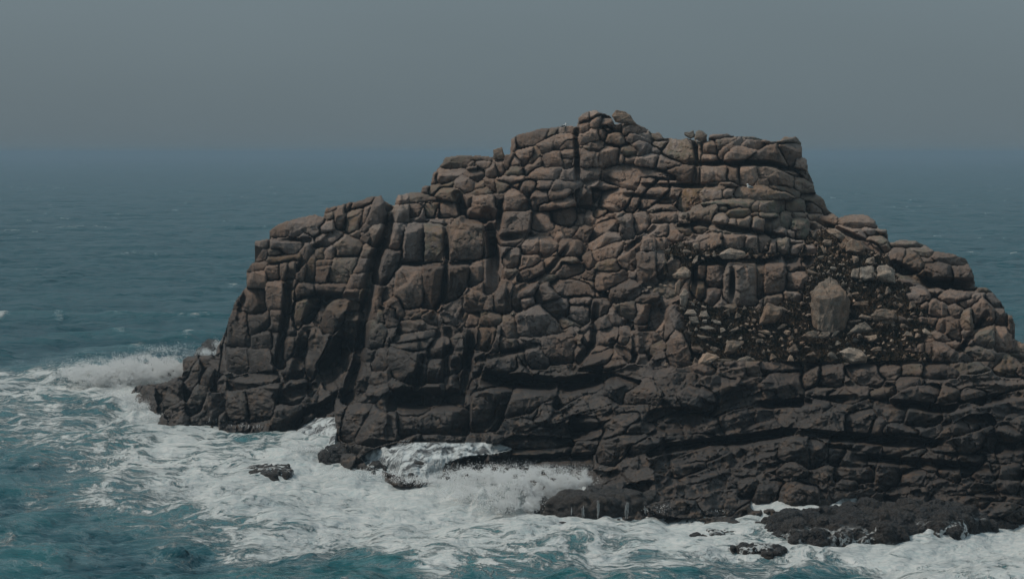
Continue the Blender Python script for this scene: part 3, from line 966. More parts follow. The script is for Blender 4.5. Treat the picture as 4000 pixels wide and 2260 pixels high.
# loose stones lying on the slope: outline | label ; sheet F, G or I
STONES = {}
STONES['C'] = """
220,130 260,75 320,85 390,120 440,180 465,215 330,200 250,190 | dark rounded boulder perched on the summit just right of the highest tower
905,285 990,270 1010,330 960,345 910,310 | small flat-topped boulder balanced on the summit skyline, left of a notch
1000,350 1010,290 1040,266 1080,275 1120,310 1120,368 1070,385 | rounded boulder on the summit skyline, touching a smaller flat one
"""
STONES['B'] = """
865,490 925,480 950,465 980,540 975,590 870,590 | upright four-sided stone standing alone on the left ridge against the sky
"""
STONES['F'] = """
320,450 305,420 400,340 430,338 480,400 470,440 420,460 | pale triangular stone leaning below the slim columns left of the big column row
740,230 780,210 850,165 880,190 1000,200 1010,250 920,275 780,265 | long pale angular slab lying on top of the column row
500,145 530,105 560,110 555,180 520,185 | upright pale stone tilted beside the upper crag face above the column row
490,310 530,240 550,245 545,290 510,320 | slender pale stone tilted to the right beside the left end of the column row
330,590 335,500 370,470 385,480 370,620 | narrow upright slab wedged below the pale triangular stone
380,700 375,610 420,545 460,590 455,640 430,730 | tall pointed stone between the narrow slab and the column foot
420,790 450,745 510,745 540,790 530,810 470,800 | rounded pinkish stone right of the leaning pinnacle top
460,820 540,810 565,880 500,885 | grey split stone tucked under a rounded pinkish stone
555,820 580,765 630,755 655,820 | small pale wedge-shaped stone with a flat base
800,720 830,700 910,695 920,730 870,780 840,770 | grey flat-topped stone half sunk in the dark turf below the tallest column
1125,890 1170,800 1170,750 1215,690 1310,740 1355,735 1350,800 1280,880 | large pale angular stone leaning up to the right in the middle of the dark turf
1295,930 1350,880 1400,890 1310,940 | flat pale flake lying below the large angular stone
1120,950 1190,940 1240,960 1235,990 1170,975 | low whitish stone lying below and left of a flat pale flake
560,920 640,897 720,930 620,940 | flat pale slab with a lit top right of the leaning pinnacle
545,1000 640,1000 680,1010 580,1030 540,985 | thin slab under the flat pale slab beside the leaning pinnacle
760,925 790,920 815,945 765,970 | small squarish stone right of two stacked slabs
850,950 930,905 940,930 870,970 | grey ridge-backed stone right of a small squarish one
795,1160 830,1050 900,1040 990,1045 960,1090 870,1170 | brown angular stone tilted to the left on the lower turf
550,1260 590,1170 640,1148 760,1200 690,1250 600,1285 | broad pale stone at the foot of the leaning pinnacle
730,1215 790,1220 880,1215 860,1240 760,1250 | dark low stone between two pale ones at the turf edge
895,1250 940,1210 1030,1185 1050,1200 1020,1240 920,1255 | flat pinkish pale stone on the lower edge of the turf
1395,1130 1470,1070 1505,1140 1410,1160 | grey pyramid-shaped stone on the lower turf above a small pale spike
1395,1235 1420,1170 1450,1195 1460,1240 | small pale spike of stone at the lower turf edge
1570,1180 1640,1145 1670,1170 1620,1190 | dark triangular stone half hidden in lower turf
1530,1000 1590,960 1640,945 1700,960 1680,1020 1600,1020 | long low stone lying in front of the great pillar boulder
1690,1000 1720,955 1810,960 1790,1010 1720,1030 | brown broken stone against the base of the great pillar boulder
1810,1010 1850,950 1890,955 1830,1010 | slanting splinter of stone at right foot of the great pillar boulder
1575,370 1610,365 1690,410 1640,420 1590,400 | grey stone sloping to the right above the great pillar boulder
1710,150 1730,140 1765,215 1745,220 | narrow upright pale stone under the right-hand boulder scree
1725,110 1750,85 1820,90 1810,140 1750,140 | rounded light stone at upper left of the boulder scree
1640,65 1620,0 1670,10 1665,70 | tall grey stone at the head of the boulder scree
"""
STONES['G'] = """
60,235 120,220 200,250 250,300 220,340 170,320 100,270 | long light slab at the top of the boulder scree
250,440 270,360 330,330 390,350 440,420 410,470 340,460 | broad light grey boulder in the middle of the scree
180,370 230,355 270,370 250,430 210,420 | grey stone resting against the broad light boulder of the scree
280,340 310,325 350,340 320,385 280,370 | small light stone lodged above the broad light boulder of the scree
435,550 450,510 520,490 525,560 480,565 | crumbly pinkish stone at the lower right of the scree
310,480 370,490 375,530 330,555 345,510 | bent pale stone below the broad light boulder of the scree
300,690 310,610 380,600 380,700 | left part of a split pale block sitting on the turf below the scree
386,700 390,590 500,575 520,590 515,700 430,720 | squarish pale block on the turf, right part of a split pair
540,680 560,580 640,570 710,620 720,740 600,730 | tilted pale block on the turf right of the split pair
490,1050 540,990 640,985 730,1000 730,1080 600,1090 520,1090 | broad flat-topped stone in the dark turf right of the great pillar boulder
375,1060 400,1030 500,1060 490,1090 430,1080 | slim pale stone left of the broad flat-topped stone
260,1225 350,1140 430,1110 510,1180 420,1175 360,1170 | arched pale slab with a lit top below the great pillar boulder
430,1245 540,1225 555,1260 510,1295 470,1290 | pale stone pointing downwards below the arched slab
285,1100 400,1085 390,1100 300,1120 | thin dark slab at the right foot of the great pillar boulder
190,1390 240,1360 300,1350 400,1380 460,1440 440,1490 300,1500 230,1440 | largest pale flat stone on the lower right turf, with a bright face
485,1375 520,1345 595,1340 590,1380 520,1395 | brown block at the turf edge right of the largest pale flat stone
785,1240 830,1195 870,1200 890,1245 | small domed stone on the rubble strip at the right
970,1180 1000,1165 1080,1230 1060,1240 990,1210 | elongated stone tipping right on the rubble strip
315,950 350,915 460,905 470,950 400,960 | brown low stone directly right of the great pillar boulder
865,735 900,715 960,730 900,740 | small flat stone under the rounded grey crag on the right
590,1105 620,1098 720,1105 720,1122 590,1125 | thin slab lying under the broad flat-topped stone
690,845 740,870 770,890 740,890 | small pale flake at right edge of the dark turf
"""
# smaller scattered stones, one centre and half width each (photo px)
SMALL_STONES_G = """
97,545,22 225,562,26 195,560,14 305,518,20 262,533,18 122,600,34 175,655,24 215,745,22 100,636,22 55,622,14 40,655,16 128,658,12 108,485,24 130,405,14 215,465,14
480,525,14 540,480,20 500,455,18 470,475,16 540,555,14 592,548,15 700,1140,22 610,1302,20 585,1240,12 640,1255,16 690,1290,24 730,1332,16 560,1310,14 800,1275,18 830,1305,16
760,1215,12 660,1330,14 920,1190,22 940,1240,34 1040,1245,22 470,1430,18 515,1445,22 430,1385,16 620,1380,18 700,1370,16 515,1125,14 580,960,22 330,905,24
"""
SMALL_STONES_F = """
1075,855,24 1065,893,14 1270,965,14 1045,945,18 1010,890,20 960,900,14 1510,750,16 1550,790,18 1600,800,26 1590,632,18 1610,470,18 480,260,16 640,235,26 705,240,24 700,208,26 730,180,12
620,215,18 590,265,20 480,680,16 520,660,14 500,700,18 550,685,18 600,725,24 610,860,28 730,870,38 690,855,22 530,940,22 470,1290,12 250,1268,26 1470,950,18 1520,905,12 1560,930,14 1460,920,12
1420,930,14 860,885,14 1110,890,14 640,1085,14 760,1010,20 950,1025,24 1220,1140,14 1350,1090,14 1540,1070,26 1390,975,34 1480,965,16 200,520,20 90,540,24 240,520,22 150,570,40
"""
# ------------------------------------------------------------------ reefs and outlying rocks, built in plan
_b = bmesh.new(); bmesh.ops.create_icosphere(_b, subdivisions=2, radius=1)
ICO_V = np.array([v.co[:] for v in _b.verts]); ICO_F = np.array([[v.index for v in f.verts] for f in _b.faces]); _b.free()
def reef(outline_P, height, lab, cat, name, rough=0.5, step=0.14, edge=1.0, seed=0, mat=None, scale=1.0, dens=4.0):
    o = parse_pts(outline_P) * P
    Y = water_y(o[:, 0], o[:, 1]); X = (o[:, 0] - 2000) / FP * Y / ray(o[:, 0], o[:, 1])[1]
    lo = (X.min() - 1.5, Y.min() - 1.5); hi = (X.max() + 1.5, Y.max() + 1.5)
    gx, gy = np.meshgrid(np.arange(lo[0], hi[0], step), np.arange(lo[1], hi[1], step))
    wx = gx + 0.5 * scale * fbm(gx * .7, gy * .7, 300 + seed, 3); wy = gy + 0.5 * scale * fbm(gx * .7, gy * .7, 310 + seed, 3)
    ins = np.zeros(gx.shape, bool); dist = np.full(gx.shape, 1e9)
    n = len(o)
    for k in range(n):
        ax, ay, bx, by = X[k], Y[k], X[(k + 1) % n], Y[(k + 1) % n]
        c = (ay > wy) != (by > wy)
        if by != ay: ins ^= c & (wx < (bx - ax) * (wy - ay) / (by - ay) + ax)
        t = np.clip(((wx - ax) * (bx - ax) + (wy - ay) * (by - ay)) / ((bx - ax) ** 2 + (by - ay) ** 2 + 1e-9), 0, 1)
        dist = np.minimum(dist, np.hypot(wx - ax - t * (bx - ax), wy - ay - t * (by - ay)))
    r = np.random.default_rng(500 + seed)
    jj, ii = np.nonzero(ins & (dist > 0.05))
    org = np.array([X.mean(), Y.mean(), 0.0])
    tv, tf_, nvt = [], [], 0
    area = len(ii) * step * step
    sel = r.integers(0, len(ii), int(np.clip(area * dens, 14, 420)))
    for q in sel:
        dd = dist[jj[q], ii[q]]
        top = height * (1 - math.exp(-dd / edge)) * r.uniform(1 - .75 * min(1, rough), 1.15) + 0.08
        rad = scale * r.uniform(.25, .8) * (0.7 + 0.5 * min(1, dd))
        rot = Matrix.Rotation(r.uniform(0, 6.28), 4, 'Z') @ Matrix.Rotation(r.normal(0, .4), 4, 'X')
        sx, sy, sz = r.uniform(.8, 1.6), r.uniform(.7, 1.3), r.uniform(.6, 1.0)
        # a column of lumps down to below the water
        zc = top - rad * sz
        for k in range(3):
            m = Matrix.Translation((gx[jj[q], ii[q]] - org[0], gy[jj[q], ii[q]] - org[1], zc)) @ rot @ Matrix.Diagonal((sx * rad, sy * rad, sz * rad, 1))
            mm = np.array(m); tv.append(ICO_V @ mm[:3, :3].T + mm[:3, 3]); tf_.append(ICO_F + nvt); nvt += len(ICO_V)
            zc -= rad * 1.1; rad *= 1.15
            if zc + rad * sz < -0.9: break
    tmp = mesh_from('tmp', np.concatenate(tv), np.concatenate(tf_), M_DARK)
    ob = bpy.data.objects.new('tmp', tmp); COL.objects.link(ob)
    rm = ob.modifiers.new('rm', 'REMESH'); rm.mode = 'VOXEL'; rm.voxel_size = step
    dg = bpy.context.evaluated_depsgraph_get(); dg.update()
    me = bpy.data.meshes.new_from_object(ob.evaluated_get(dg))
    bpy.data.objects.remove(ob); bpy.data.meshes.remove(tmp)
    nv = len(me.vertices)
    co = np.empty(nv * 3, np.float32); me.vertices.foreach_get('co', co); co = co.reshape(-1, 3)
    no = np.empty(nv * 3, np.float32); me.vertices.foreach_get('normal', no); no = no.reshape(-1, 3)
    dsp = 0.14 * fbm(co[:, 0] * 1.6 + co[:, 2], co[:, 1] * 1.6 - co[:, 2], 360 + seed, 3) + 0.08 * fbm(co[:, 0] * 5 + 2 * co[:, 2], co[:, 1] * 5 + 4 * co[:, 2], 370 + seed, 2)
    co = co + no * (rough * scale ** .5 * dsp)[:, None]
    me.vertices.foreach_set('co', co.astype(np.float32).ravel()); me.update()
    me.materials.clear(); me.materials.append(mat or M_DARK); me.name = name
    return tag(link(name, me, loc=org), lab, cat, 'dark wave-washed rocks at the foot of the stack')
reef("1897,1322 1940,1342 2000,1360 2060,1360 2110,1350 2200,1348 2250,1356 2290,1338 2340,1342 2400,1342 2460,1325 2490,1315 2460,1295 2300,1285 2130,1290 2000,1312 1920,1314", 1.15,
     'long black weed-covered reef in the surf at lower right, joined to the shore', 'reef', 'reef', 1.25, 0.09, 0.7, 1, M_REEF)
reef("1828,1376 1880,1385 1940,1391 1980,1385 1950,1373 1880,1370", .42, 'small low black rock in the foam in front of the long reef', 'rock', 'surf_rock', 0.7, 0.06, 0.5, 2, M_REEF, .5, 9)
reef("615,1176 640,1190 700,1194 745,1184 730,1169 660,1166", .16, 'rounded dark rock half covered by foam in the left surf', 'rock', 'surf_rock', 0.35, 0.09, 0.9, 3, M_REEF, .5)
reef("803,1152 840,1160 890,1158 925,1148 880,1138 820,1140", 1.0, 'dark two-humped rock at the cliff foot left of the pouring ledge', 'rock', 'surf_rock', 1.2, 0.08, 0.5, 4, None, 1.0)
reef("1025,1198 1045,1206 1078,1186 1097,1160 1060,1156 1035,1176", 1.0, 'dark split rock between two falls of white water', 'rock', 'surf_rock', 0.6, 0.09, 0.5, 5, None, .5)
reef("920,1182 950,1192 975,1180 960,1160 930,1160", .6, 'low rock under white water left of the split rock', 'rock', 'surf_rock', 0.5, 0.09, 0.6, 6, M_REEF, .5)
reef("1700,1343 1760,1351 1840,1349 1870,1338 1780,1331", .22, 'flat rock just awash in foam before the small ledge falls', 'rock', 'surf_rock', 0.9, 0.09, 0.6, 7, M_REEF, .5)
reef("498,1062 560,1070 640,1074 665,1068 600,1056 510,1054", .75, 'low flat ledge rock with run-off at the foot of the left cliff', 'rock', 'surf_rock', 0.4, 0.1, 0.5, 8, None, .5)
reef("498,890 545,893 582,890 575,881 510,879", 1.9, 'dark rock rising from spray behind the left cliff edge', 'rock', 'surf_rock', 0.35, 0.15, 0.9, 9)
reef("345,950 400,957 470,957 478,946 400,938 350,942", 1.9, 'rounded low rock veiled in spray at the left tip', 'rock', 'surf_rock', 0.3, 0.15, 0.9, 10)
reef("1340,1282 1365,1290 1395,1285 1390,1270 1350,1268", 1.0, 'small dark rock behind the central breaking wave', 'rock', 'surf_rock', 0.5, 0.1, 0.6, 11, None, .5)

reef("1372,1298 1420,1306 1500,1309 1562,1309 1650,1294 1640,1280 1500,1276 1395,1284", 1.45, 'low flat-topped black ledge with white trickles, right of the breaking wave', 'rock', 'surf_rock', 0.35, 0.08, 0.22, 12, None, .75, 9)
# ------------------------------------------------------------------ the rock island
GS = 3.2                                  # surface sampling, photo px (about 7 cm on the rock)
U0, U1, V0, V1 = 480.0, 4390.0, 415.0, 2110.0
us = np.arange(U0, U1, GS); vs = np.arange(V0, V1, GS)
NU, NV = len(us), len(vs)
U, V = np.meshgrid(us, vs)                # (NV, NU)
SX, SY = U / 46.0, -V / 46.0              # metres along / up the face

def tps_fit(pts, vals, reg=1e-4):
    n = len(pts)
    d = np.linalg.norm(pts[:, None] - pts[None], axis=-1)
    K = np.where(d > 0, d * d * np.log(d + 1e-9), 0) + reg * np.eye(n)
    Pm = np.c_[np.ones(n), pts]
    A = np.block([[K, Pm], [Pm.T, np.zeros((3, 3))]])
    return np.linalg.solve(A, np.r_[vals, 0, 0, 0])

def tps_eval(co, pts, q):
    d = np.linalg.norm(q[:, None] - pts[None], axis=-1)
    K = np.where(d > 0, d * d * np.log(d + 1e-9), 0)
    return K @ co[:-3] + co[-3] + q @ co[-2:]

bp, bv = [], []
for tok in BASE_PTS.split():
    a, b, c = tok.split(',')
    u, v = float(a) * P, float(b) * P
    yy = float(water_y(u, v + (27 if 2100 < u < 2850 else 30 if u < 800 else 13))) if c == 'w' else float(c)
    bp.append((u / 1000, v / 1000)); bv.append(yy)
    if c == 'w':                          # the face carries on steeply under the water
        bp.append((u / 1000, (v + 55) / 1000)); bv.append(yy - 0.8)
bp = np.array(bp); bv = np.array(bv)
tps = tps_fit(bp, bv, 2e-3)
cu = np.linspace(U0 - 10, U1 + 10, 140); cv = np.linspace(V0 - 10, V1 + 10, 70)
CU, CV = np.meshgrid(cu, cv)
CB = tps_eval(tps, bp, np.c_[CU.ravel(), CV.ravel()] / 1000).reshape(CU.shape)

def base_y(u, v):
    fu = np.clip((np.asarray(u, float) - cu[0]) / (cu[1] - cu[0]), 0, len(cu) - 1.001)
    fv = np.clip((np.asarray(v, float) - cv[0]) / (cv[1] - cv[0]), 0, len(cv) - 1.001)
    iu = fu.astype(int); iv = fv.astype(int); fu = fu - iu; fv = fv - iv
    return (CB[iv, iu] * (1 - fu) * (1 - fv) + CB[iv, iu + 1] * fu * (1 - fv) + CB[iv + 1, iu] * (1 - fu) * fv + CB[iv + 1, iu + 1] * fu * fv)

BY = base_y(U, V)
BGX = np.gradient(BY, axis=1) / GS * 46   # metres back per metre right
BGY = -np.gradient(BY, axis=0) / GS * 46  # metres back per metre up

# joints are never ruler-straight: look the outlines up through a gently warped grid
WU = U + 3.2 * fbm(SX * 0.55, SY * 0.55, 11, 3) + 1.5 * fbm(SX * 2.6, SY * 2.6, 12, 2)
WV = V + 3.2 * fbm(SX * 0.55, SY * 0.55, 13, 3) + 1.5 * fbm(SX * 2.6, SY * 2.6, 14, 2)

def poly_mask(pts, pad=16):
    """rows, cols window and inside mask of a polygon given in photo px"""
    x0, y0 = pts.min(0) - pad; x1, y1 = pts.max(0) + pad
    i0, i1 = max(0, int((x0 - U0) / GS)), min(NU, int((x1 - U0) / GS) + 2)
    j0, j1 = max(0, int((y0 - V0) / GS)), min(NV, int((y1 - V0) / GS) + 2)
    if i1 <= i0 or j1 <= j0: return None
    X, Y_ = WU[j0:j1, i0:i1], WV[j0:j1, i0:i1]
    ins = np.zeros(X.shape, bool)
    n = len(pts)
    for k in range(n):
        ax, ay = pts[k]; bx, by = pts[(k + 1) % n]
        if ay == by: continue
        c = (ay > Y_) != (by > Y_)
        ins ^= c & (X < (bx - ax) * (Y_ - ay) / (by - ay) + ax)
    return (slice(j0, j1), slice(i0, i1)), ins

W_SAVE = WU, WV
WU = U + 4 * fbm(SX * 1.1, SY * 1.1, 15, 3); WV = V + 4 * fbm(SX * 1.1, SY * 1.1, 16, 3)
win, ins = poly_mask(parse_pts(SILHOUETTE_P) * P)
MASK = np.zeros(U.shape, bool); MASK[win] = ins
WU, WV = W_SAVE

IDS = np.zeros(U.shape, np.int32)
BLK = [None]                               # per id: dict(o, t, l, r, kind)

# filler joints first (the broken ground between the surveyed blocks), laid out in beds that follow the rock's own structure
def style(u, v):
    """half width, half height (px), lean (rad), squareness"""
    if u < 1930 and v > 880:   return 46, 80, 0.28, 5
    if v > 1440 and u > 1980:  return 120, 40, -0.16 + 0.25 * max(0, (u - 3300) / 700), 3
    if u > 2450 and v > 900:   return 46, 40, 0.05, 4
    return 46, 42, 0.1, 4
best = np.full(U.shape, 1e9)
v = V0
frng = np.random.default_rng(21)
while v < V1:
    u = U0
    rowh = 60
    while u < U1:
        hw, hh, lean, pw = style(u, v)
        rowh = hh * 1.7
        s = frng.uniform(0.5, 1.7)
        if frng.random() < 0.9:
            uc, vc = u + frng.normal(0, hw * 0.5), v + frng.normal(0, hh * 0.5)
            hw2, hh2 = hw * s * frng.uniform(.6, 1.2), hh * s * frng.uniform(0.7, 1.4)
            lean += frng.normal(0, 0.15)
            R = max(hw2, hh2) * 3.0
            i0, i1 = max(0, int((uc - R - U0) / GS)), min(NU, int((uc + R - U0) / GS))
            j0, j1 = max(0, int((vc - R - V0) / GS)), min(NV, int((vc + R - V0) / GS))
            if i1 > i0 and j1 > j0 and MASK[j0:j1, i0:i1].any():
                X, Y_ = WU[j0:j1, i0:i1] - uc, WV[j0:j1, i0:i1] - vc
                c, s_ = math.cos(lean), math.sin(lean)
                a = np.abs(X * c + Y_ * s_) / hw2; b = np.abs(-X * s_ + Y_ * c) / hh2
                d = (a ** pw + b ** pw) ** (1 / pw)
                sub = best[j0:j1, i0:i1]
                m = d < sub
                sub[m] = d[m]
                BLK.append(dict(fill=True))
                IDS[j0:j1, i0:i1][m] = len(BLK) - 1
        u += hw * 1.75
    v += rowh

for ln in TURF_P:
    r = poly_mask(parse_pts(ln) * P)
    BLK.append(dict(turf=True))
    IDS[r[0]][r[1]] = len(BLK) - 1
for ln in ("905,1150 930,1132 1000,1113 1060,1110 1130,1112 1200,1110 1262,1115 1292,1128 1230,1142 1170,1148 1120,1165 1100,1205 1020,1200 925,1172",
           "788,1050 840,1046 846,1080 842,1118 800,1124 728,1110 742,1085 765,1066", "2080,1272 2120,1250 2200,1254 2190,1262 2140,1268 2110,1280", "1390,1243 1450,1237 1515,1240 1450,1250"):
    r = poly_mask(parse_pts(ln) * P)
    BLK.append(dict(wash=True))
    IDS[r[0]][r[1]] = len(BLK) - 1
N_FILL = len(BLK)
for sh, (ox, oy, sc_, txt) in SHEETS.items():
    for ln in txt.strip().splitlines():
        pts, _, opt = ln.partition('|')
        pts = parse_pts(pts) * sc_ + (ox, oy)
        c = pts.mean(0)
        pts = c + (pts - c) * 1.015
        o = {}
        for t in opt.split(): o[t[0]] = float(t[1:])
        r = poly_mask(pts)
        if r is None: continue
        BLK.append(o)
        IDS[r[0]][r[1]] = len(BLK) - 1
# surveyed blocks close up to each other: they take the thin slivers of broken ground between them
isfill = np.array([bool(B and B.get('fill')) for B in BLK])
for step in range(5):
    src = IDS.copy()
    for dj, di in ((0, 1), (0, -1), (1, 0), (-1, 0)) if step % 2 == 0 else ((0, 1), (0, -1), (1, 0), (-1, 0), (1, 1), (-1, -1), (1, -1), (-1, 1)):
        sh = np.roll(np.roll(src, dj, 0), di, 1)
        m = isfill[IDS] & (sh >= N_FILL)
        IDS[m] = sh[m]
IDS[~MASK] = 0

# distance to the nearest joint (photo px)
R = 9
DIST = np.full(U.shape, R + 1.0)
offs = sorted(((i, j) for i in range(-R, R + 1) for j in range(-R, R + 1) if 0 < i * i + j * j <= R * R), key=lambda p: -(p[0] ** 2 + p[1] ** 2))
PADI = np.pad(IDS, R, mode='edge')
for i, j in offs:
    sh = PADI[R + j:R + j + NV, R + i:R + i + NU]
    np.copyto(DIST, math.hypot(i, j), where=(sh != IDS))
for _ in range(2):
    Dp = np.pad(DIST, 1, mode='edge')
    DIST = (Dp[1:-1, 1:-1] * 2 + Dp[:-2, 1:-1] + Dp[2:, 1:-1] + Dp[1:-1, :-2] + Dp[1:-1, 2:]) / 6
DIST *= GS

CLEFT = np.zeros(U.shape)
for ln in CLEFTS.strip().splitlines():
    pl, wd_, dp_ = ln.split(';'); pl = parse_pts(pl) * P; wd_ = float(wd_) * P * 1.3; dp_ = float(dp_) * 2.5
    dmin = np.full(U.shape, 1e9)
    for k in range(len(pl) - 1):
        (ax, ay), (bx, by) = pl[k], pl[k + 1]
        t = np.clip(((WU - ax) * (bx - ax) + (WV - ay) * (by - ay)) / ((bx - ax) ** 2 + (by - ay) ** 2), 0, 1)
        dmin = np.minimum(dmin, np.hypot(WU - ax - t * (bx - ax), WV - ay - t * (by - ay)))
    ends = np.minimum(np.hypot(WU - pl[0][0], WV - pl[0][1]), np.hypot(WU - pl[-1][0], WV - pl[-1][1]))
    dp_ = dp_ * (0.25 + 0.75 * sstep(0, 3.5 * wd_ + 25, ends)) * np.clip(0.8 + 0.9 * fbm(SX * .3, SY * .3, 161, 2), .25, 1.3)
    CLEFT = np.maximum(CLEFT, dp_ * (1 - sstep(0.25, 1.25, dmin / wd_)))
# beds: treads and risers where the rock is layered rather than blocky
q_ = SY + 0.55 * fbm(SX * 0.10, SY * 0.22, 111, 3) + 0.10 * SX * np.clip((2900 - U) / 900, -1, 1) + .9 * fbm(SX * 0.05, SY * 0.05, 117, 2)
def stair(q, T, sharp):
    f = q / T; k = np.floor(f); r = f - k
    return T * (k + sstep(1 - sharp, 1, r))
STEP = np.clip(0.55 + 1.6 * fbm(SX * 0.13, SY * 0.2, 131, 2), 0, 1.1) * (0.62 * (stair(q_, 1.35, .34) - q_) + 0.38 * (stair(q_ + .4, 0.62, .36) - q_ - .4))
JOINT = np.clip(0.33 + 2.1 * fbm(SX * 0.26, SY * 0.26, 121, 3), 0.06, 1.5).ravel()
def facets(x, y, c, slope, seed):
    """small flat fracture faces: every cell of a ragged mosaic is tilted its own way"""
    gx_, gy_ = np.floor(x / c), np.floor(y / c)
    bd = np.full(x.shape, 1e9); out = np.zeros(x.shape)
    for j in (-1, 0, 1):
        for i in (-1, 0, 1):
            a, b = gx_ + i, gy_ + j
            h = [_hash(a, b, seed + k).astype(float) / 4294967296.0 for k in range(4)]
            px_, py_ = (a + h[0]) * c, (b + h[1]) * c
            dd = (x - px_) ** 2 + (y - py_) ** 2
            m = dd < bd
            v_ = slope * ((h[2] - .5) * 2 * (x - px_) + (h[3] - .5) * 2 * (y - py_))
            bd[m] = dd[m]; out[m] = v_[m]
    return out
fx_ = SX + .25 * fbm(SX * .9, SY * .9, 151, 3); fy_ = SY + .25 * fbm(SX * .9, SY * .9, 155, 3)
FACET = (facets(fx_, fy_, 1.5, .50, 21) + facets(fx_ * .8, fy_ * 1.3, .62, .42, 27)).ravel()
# the island's own coarse form: big broken faces set back or thrust forward by a metre or two
macro = np.full(U.shape, 1e9); MACRO = np.zeros(U.shape)
mrng = np.random.default_rng(77)
mu = U + 60 * fbm(SX * .25, SY * .25, 141, 3); mv = V + 60 * fbm(SX * .25, SY * .25, 143, 3)
for _ in range(95):
    uc, vc = mrng.uniform(U0, U1), mrng.uniform(V0, V1)
    lean = 0.25 if uc < 1950 else -0.05
    X_, Y__ = (mu - uc) * math.cos(lean) + (mv - vc) * math.sin(lean), -(mu - uc) * math.sin(lean) + (mv - vc) * math.cos(lean)
    dd = np.maximum(np.abs(X_) / mrng.uniform(.7, 1.5), np.abs(Y__) / mrng.uniform(.7, 1.5))
    pl = mrng.normal(0, .75) + mrng.normal(0, .13) * (U - uc) / 46 + mrng.normal(0.05, .16) * (vc - V) / 46
    m = dd < macro
    macro[m] = dd[m]; MACRO[m] = np.clip(pl[m], -1.9, 1.9)
for _ in range(3):
    Mp = np.pad(MACRO, 1, mode='edge')
    MACRO = (Mp[1:-1, 1:-1] * 2 + Mp[:-2, 1:-1] + Mp[2:, 1:-1] + Mp[1:-1, :-2] + Mp[1:-1, 2:]) / 6
edge_ = np.pad(IDS > 0, 1)[1:-1, 1:-1]
MACRO = (MACRO * 1.45).ravel()
# neighbouring pieces of broken ground share the lie of the face they split from
OX = (0.85 * fbm(SX * .13, SY * .13, 171, 2)).ravel(); OY = (0.60 * fbm(SX * .13, SY * .16, 175, 2)).ravel()
# depth of every block: a steep front, an upper ledge, left and right facets, worn edges, deep joints
YD = BY.copy()
TONE = np.ones(U.shape); LICH = np.zeros(U.shape)
flat = IDS.ravel()
order = np.argsort(flat, kind='stable')
sid = flat[order]
starts = np.searchsorted(sid, np.arange(len(BLK) + 1))
fu_, fv_ = U.ravel(), V.ravel(); fb = BY.ravel(); fgx, fgy = BGX.ravel(), BGY.ravel()
fd = DIST.ravel(); YDf = YD.ravel(); TF = TONE.ravel(); LF = LICH.ravel()
brng = np.random.default_rng(5)
LOW = 0.9 * fbm(SX * 0.33, SY * 0.33, 31, 3).ravel()      # metre-scale swelling
MED = fbm(SX * 1.0, SY * 1.0, 35, 4).ravel()
CRK = fbm(SX * 0.42 + 0.25 * SY, SY * 0.30, 41, 3).ravel()
CRK2 = fbm(SX * 0.25 - 0.1 * SY, SY * 0.75, 45, 3).ravel()

def smax(a, b, k):
    h = np.clip(0.5 + 0.5 * (a - b) / k, 0, 1)
    return b + (a - b) * h + k * h * (1 - h)

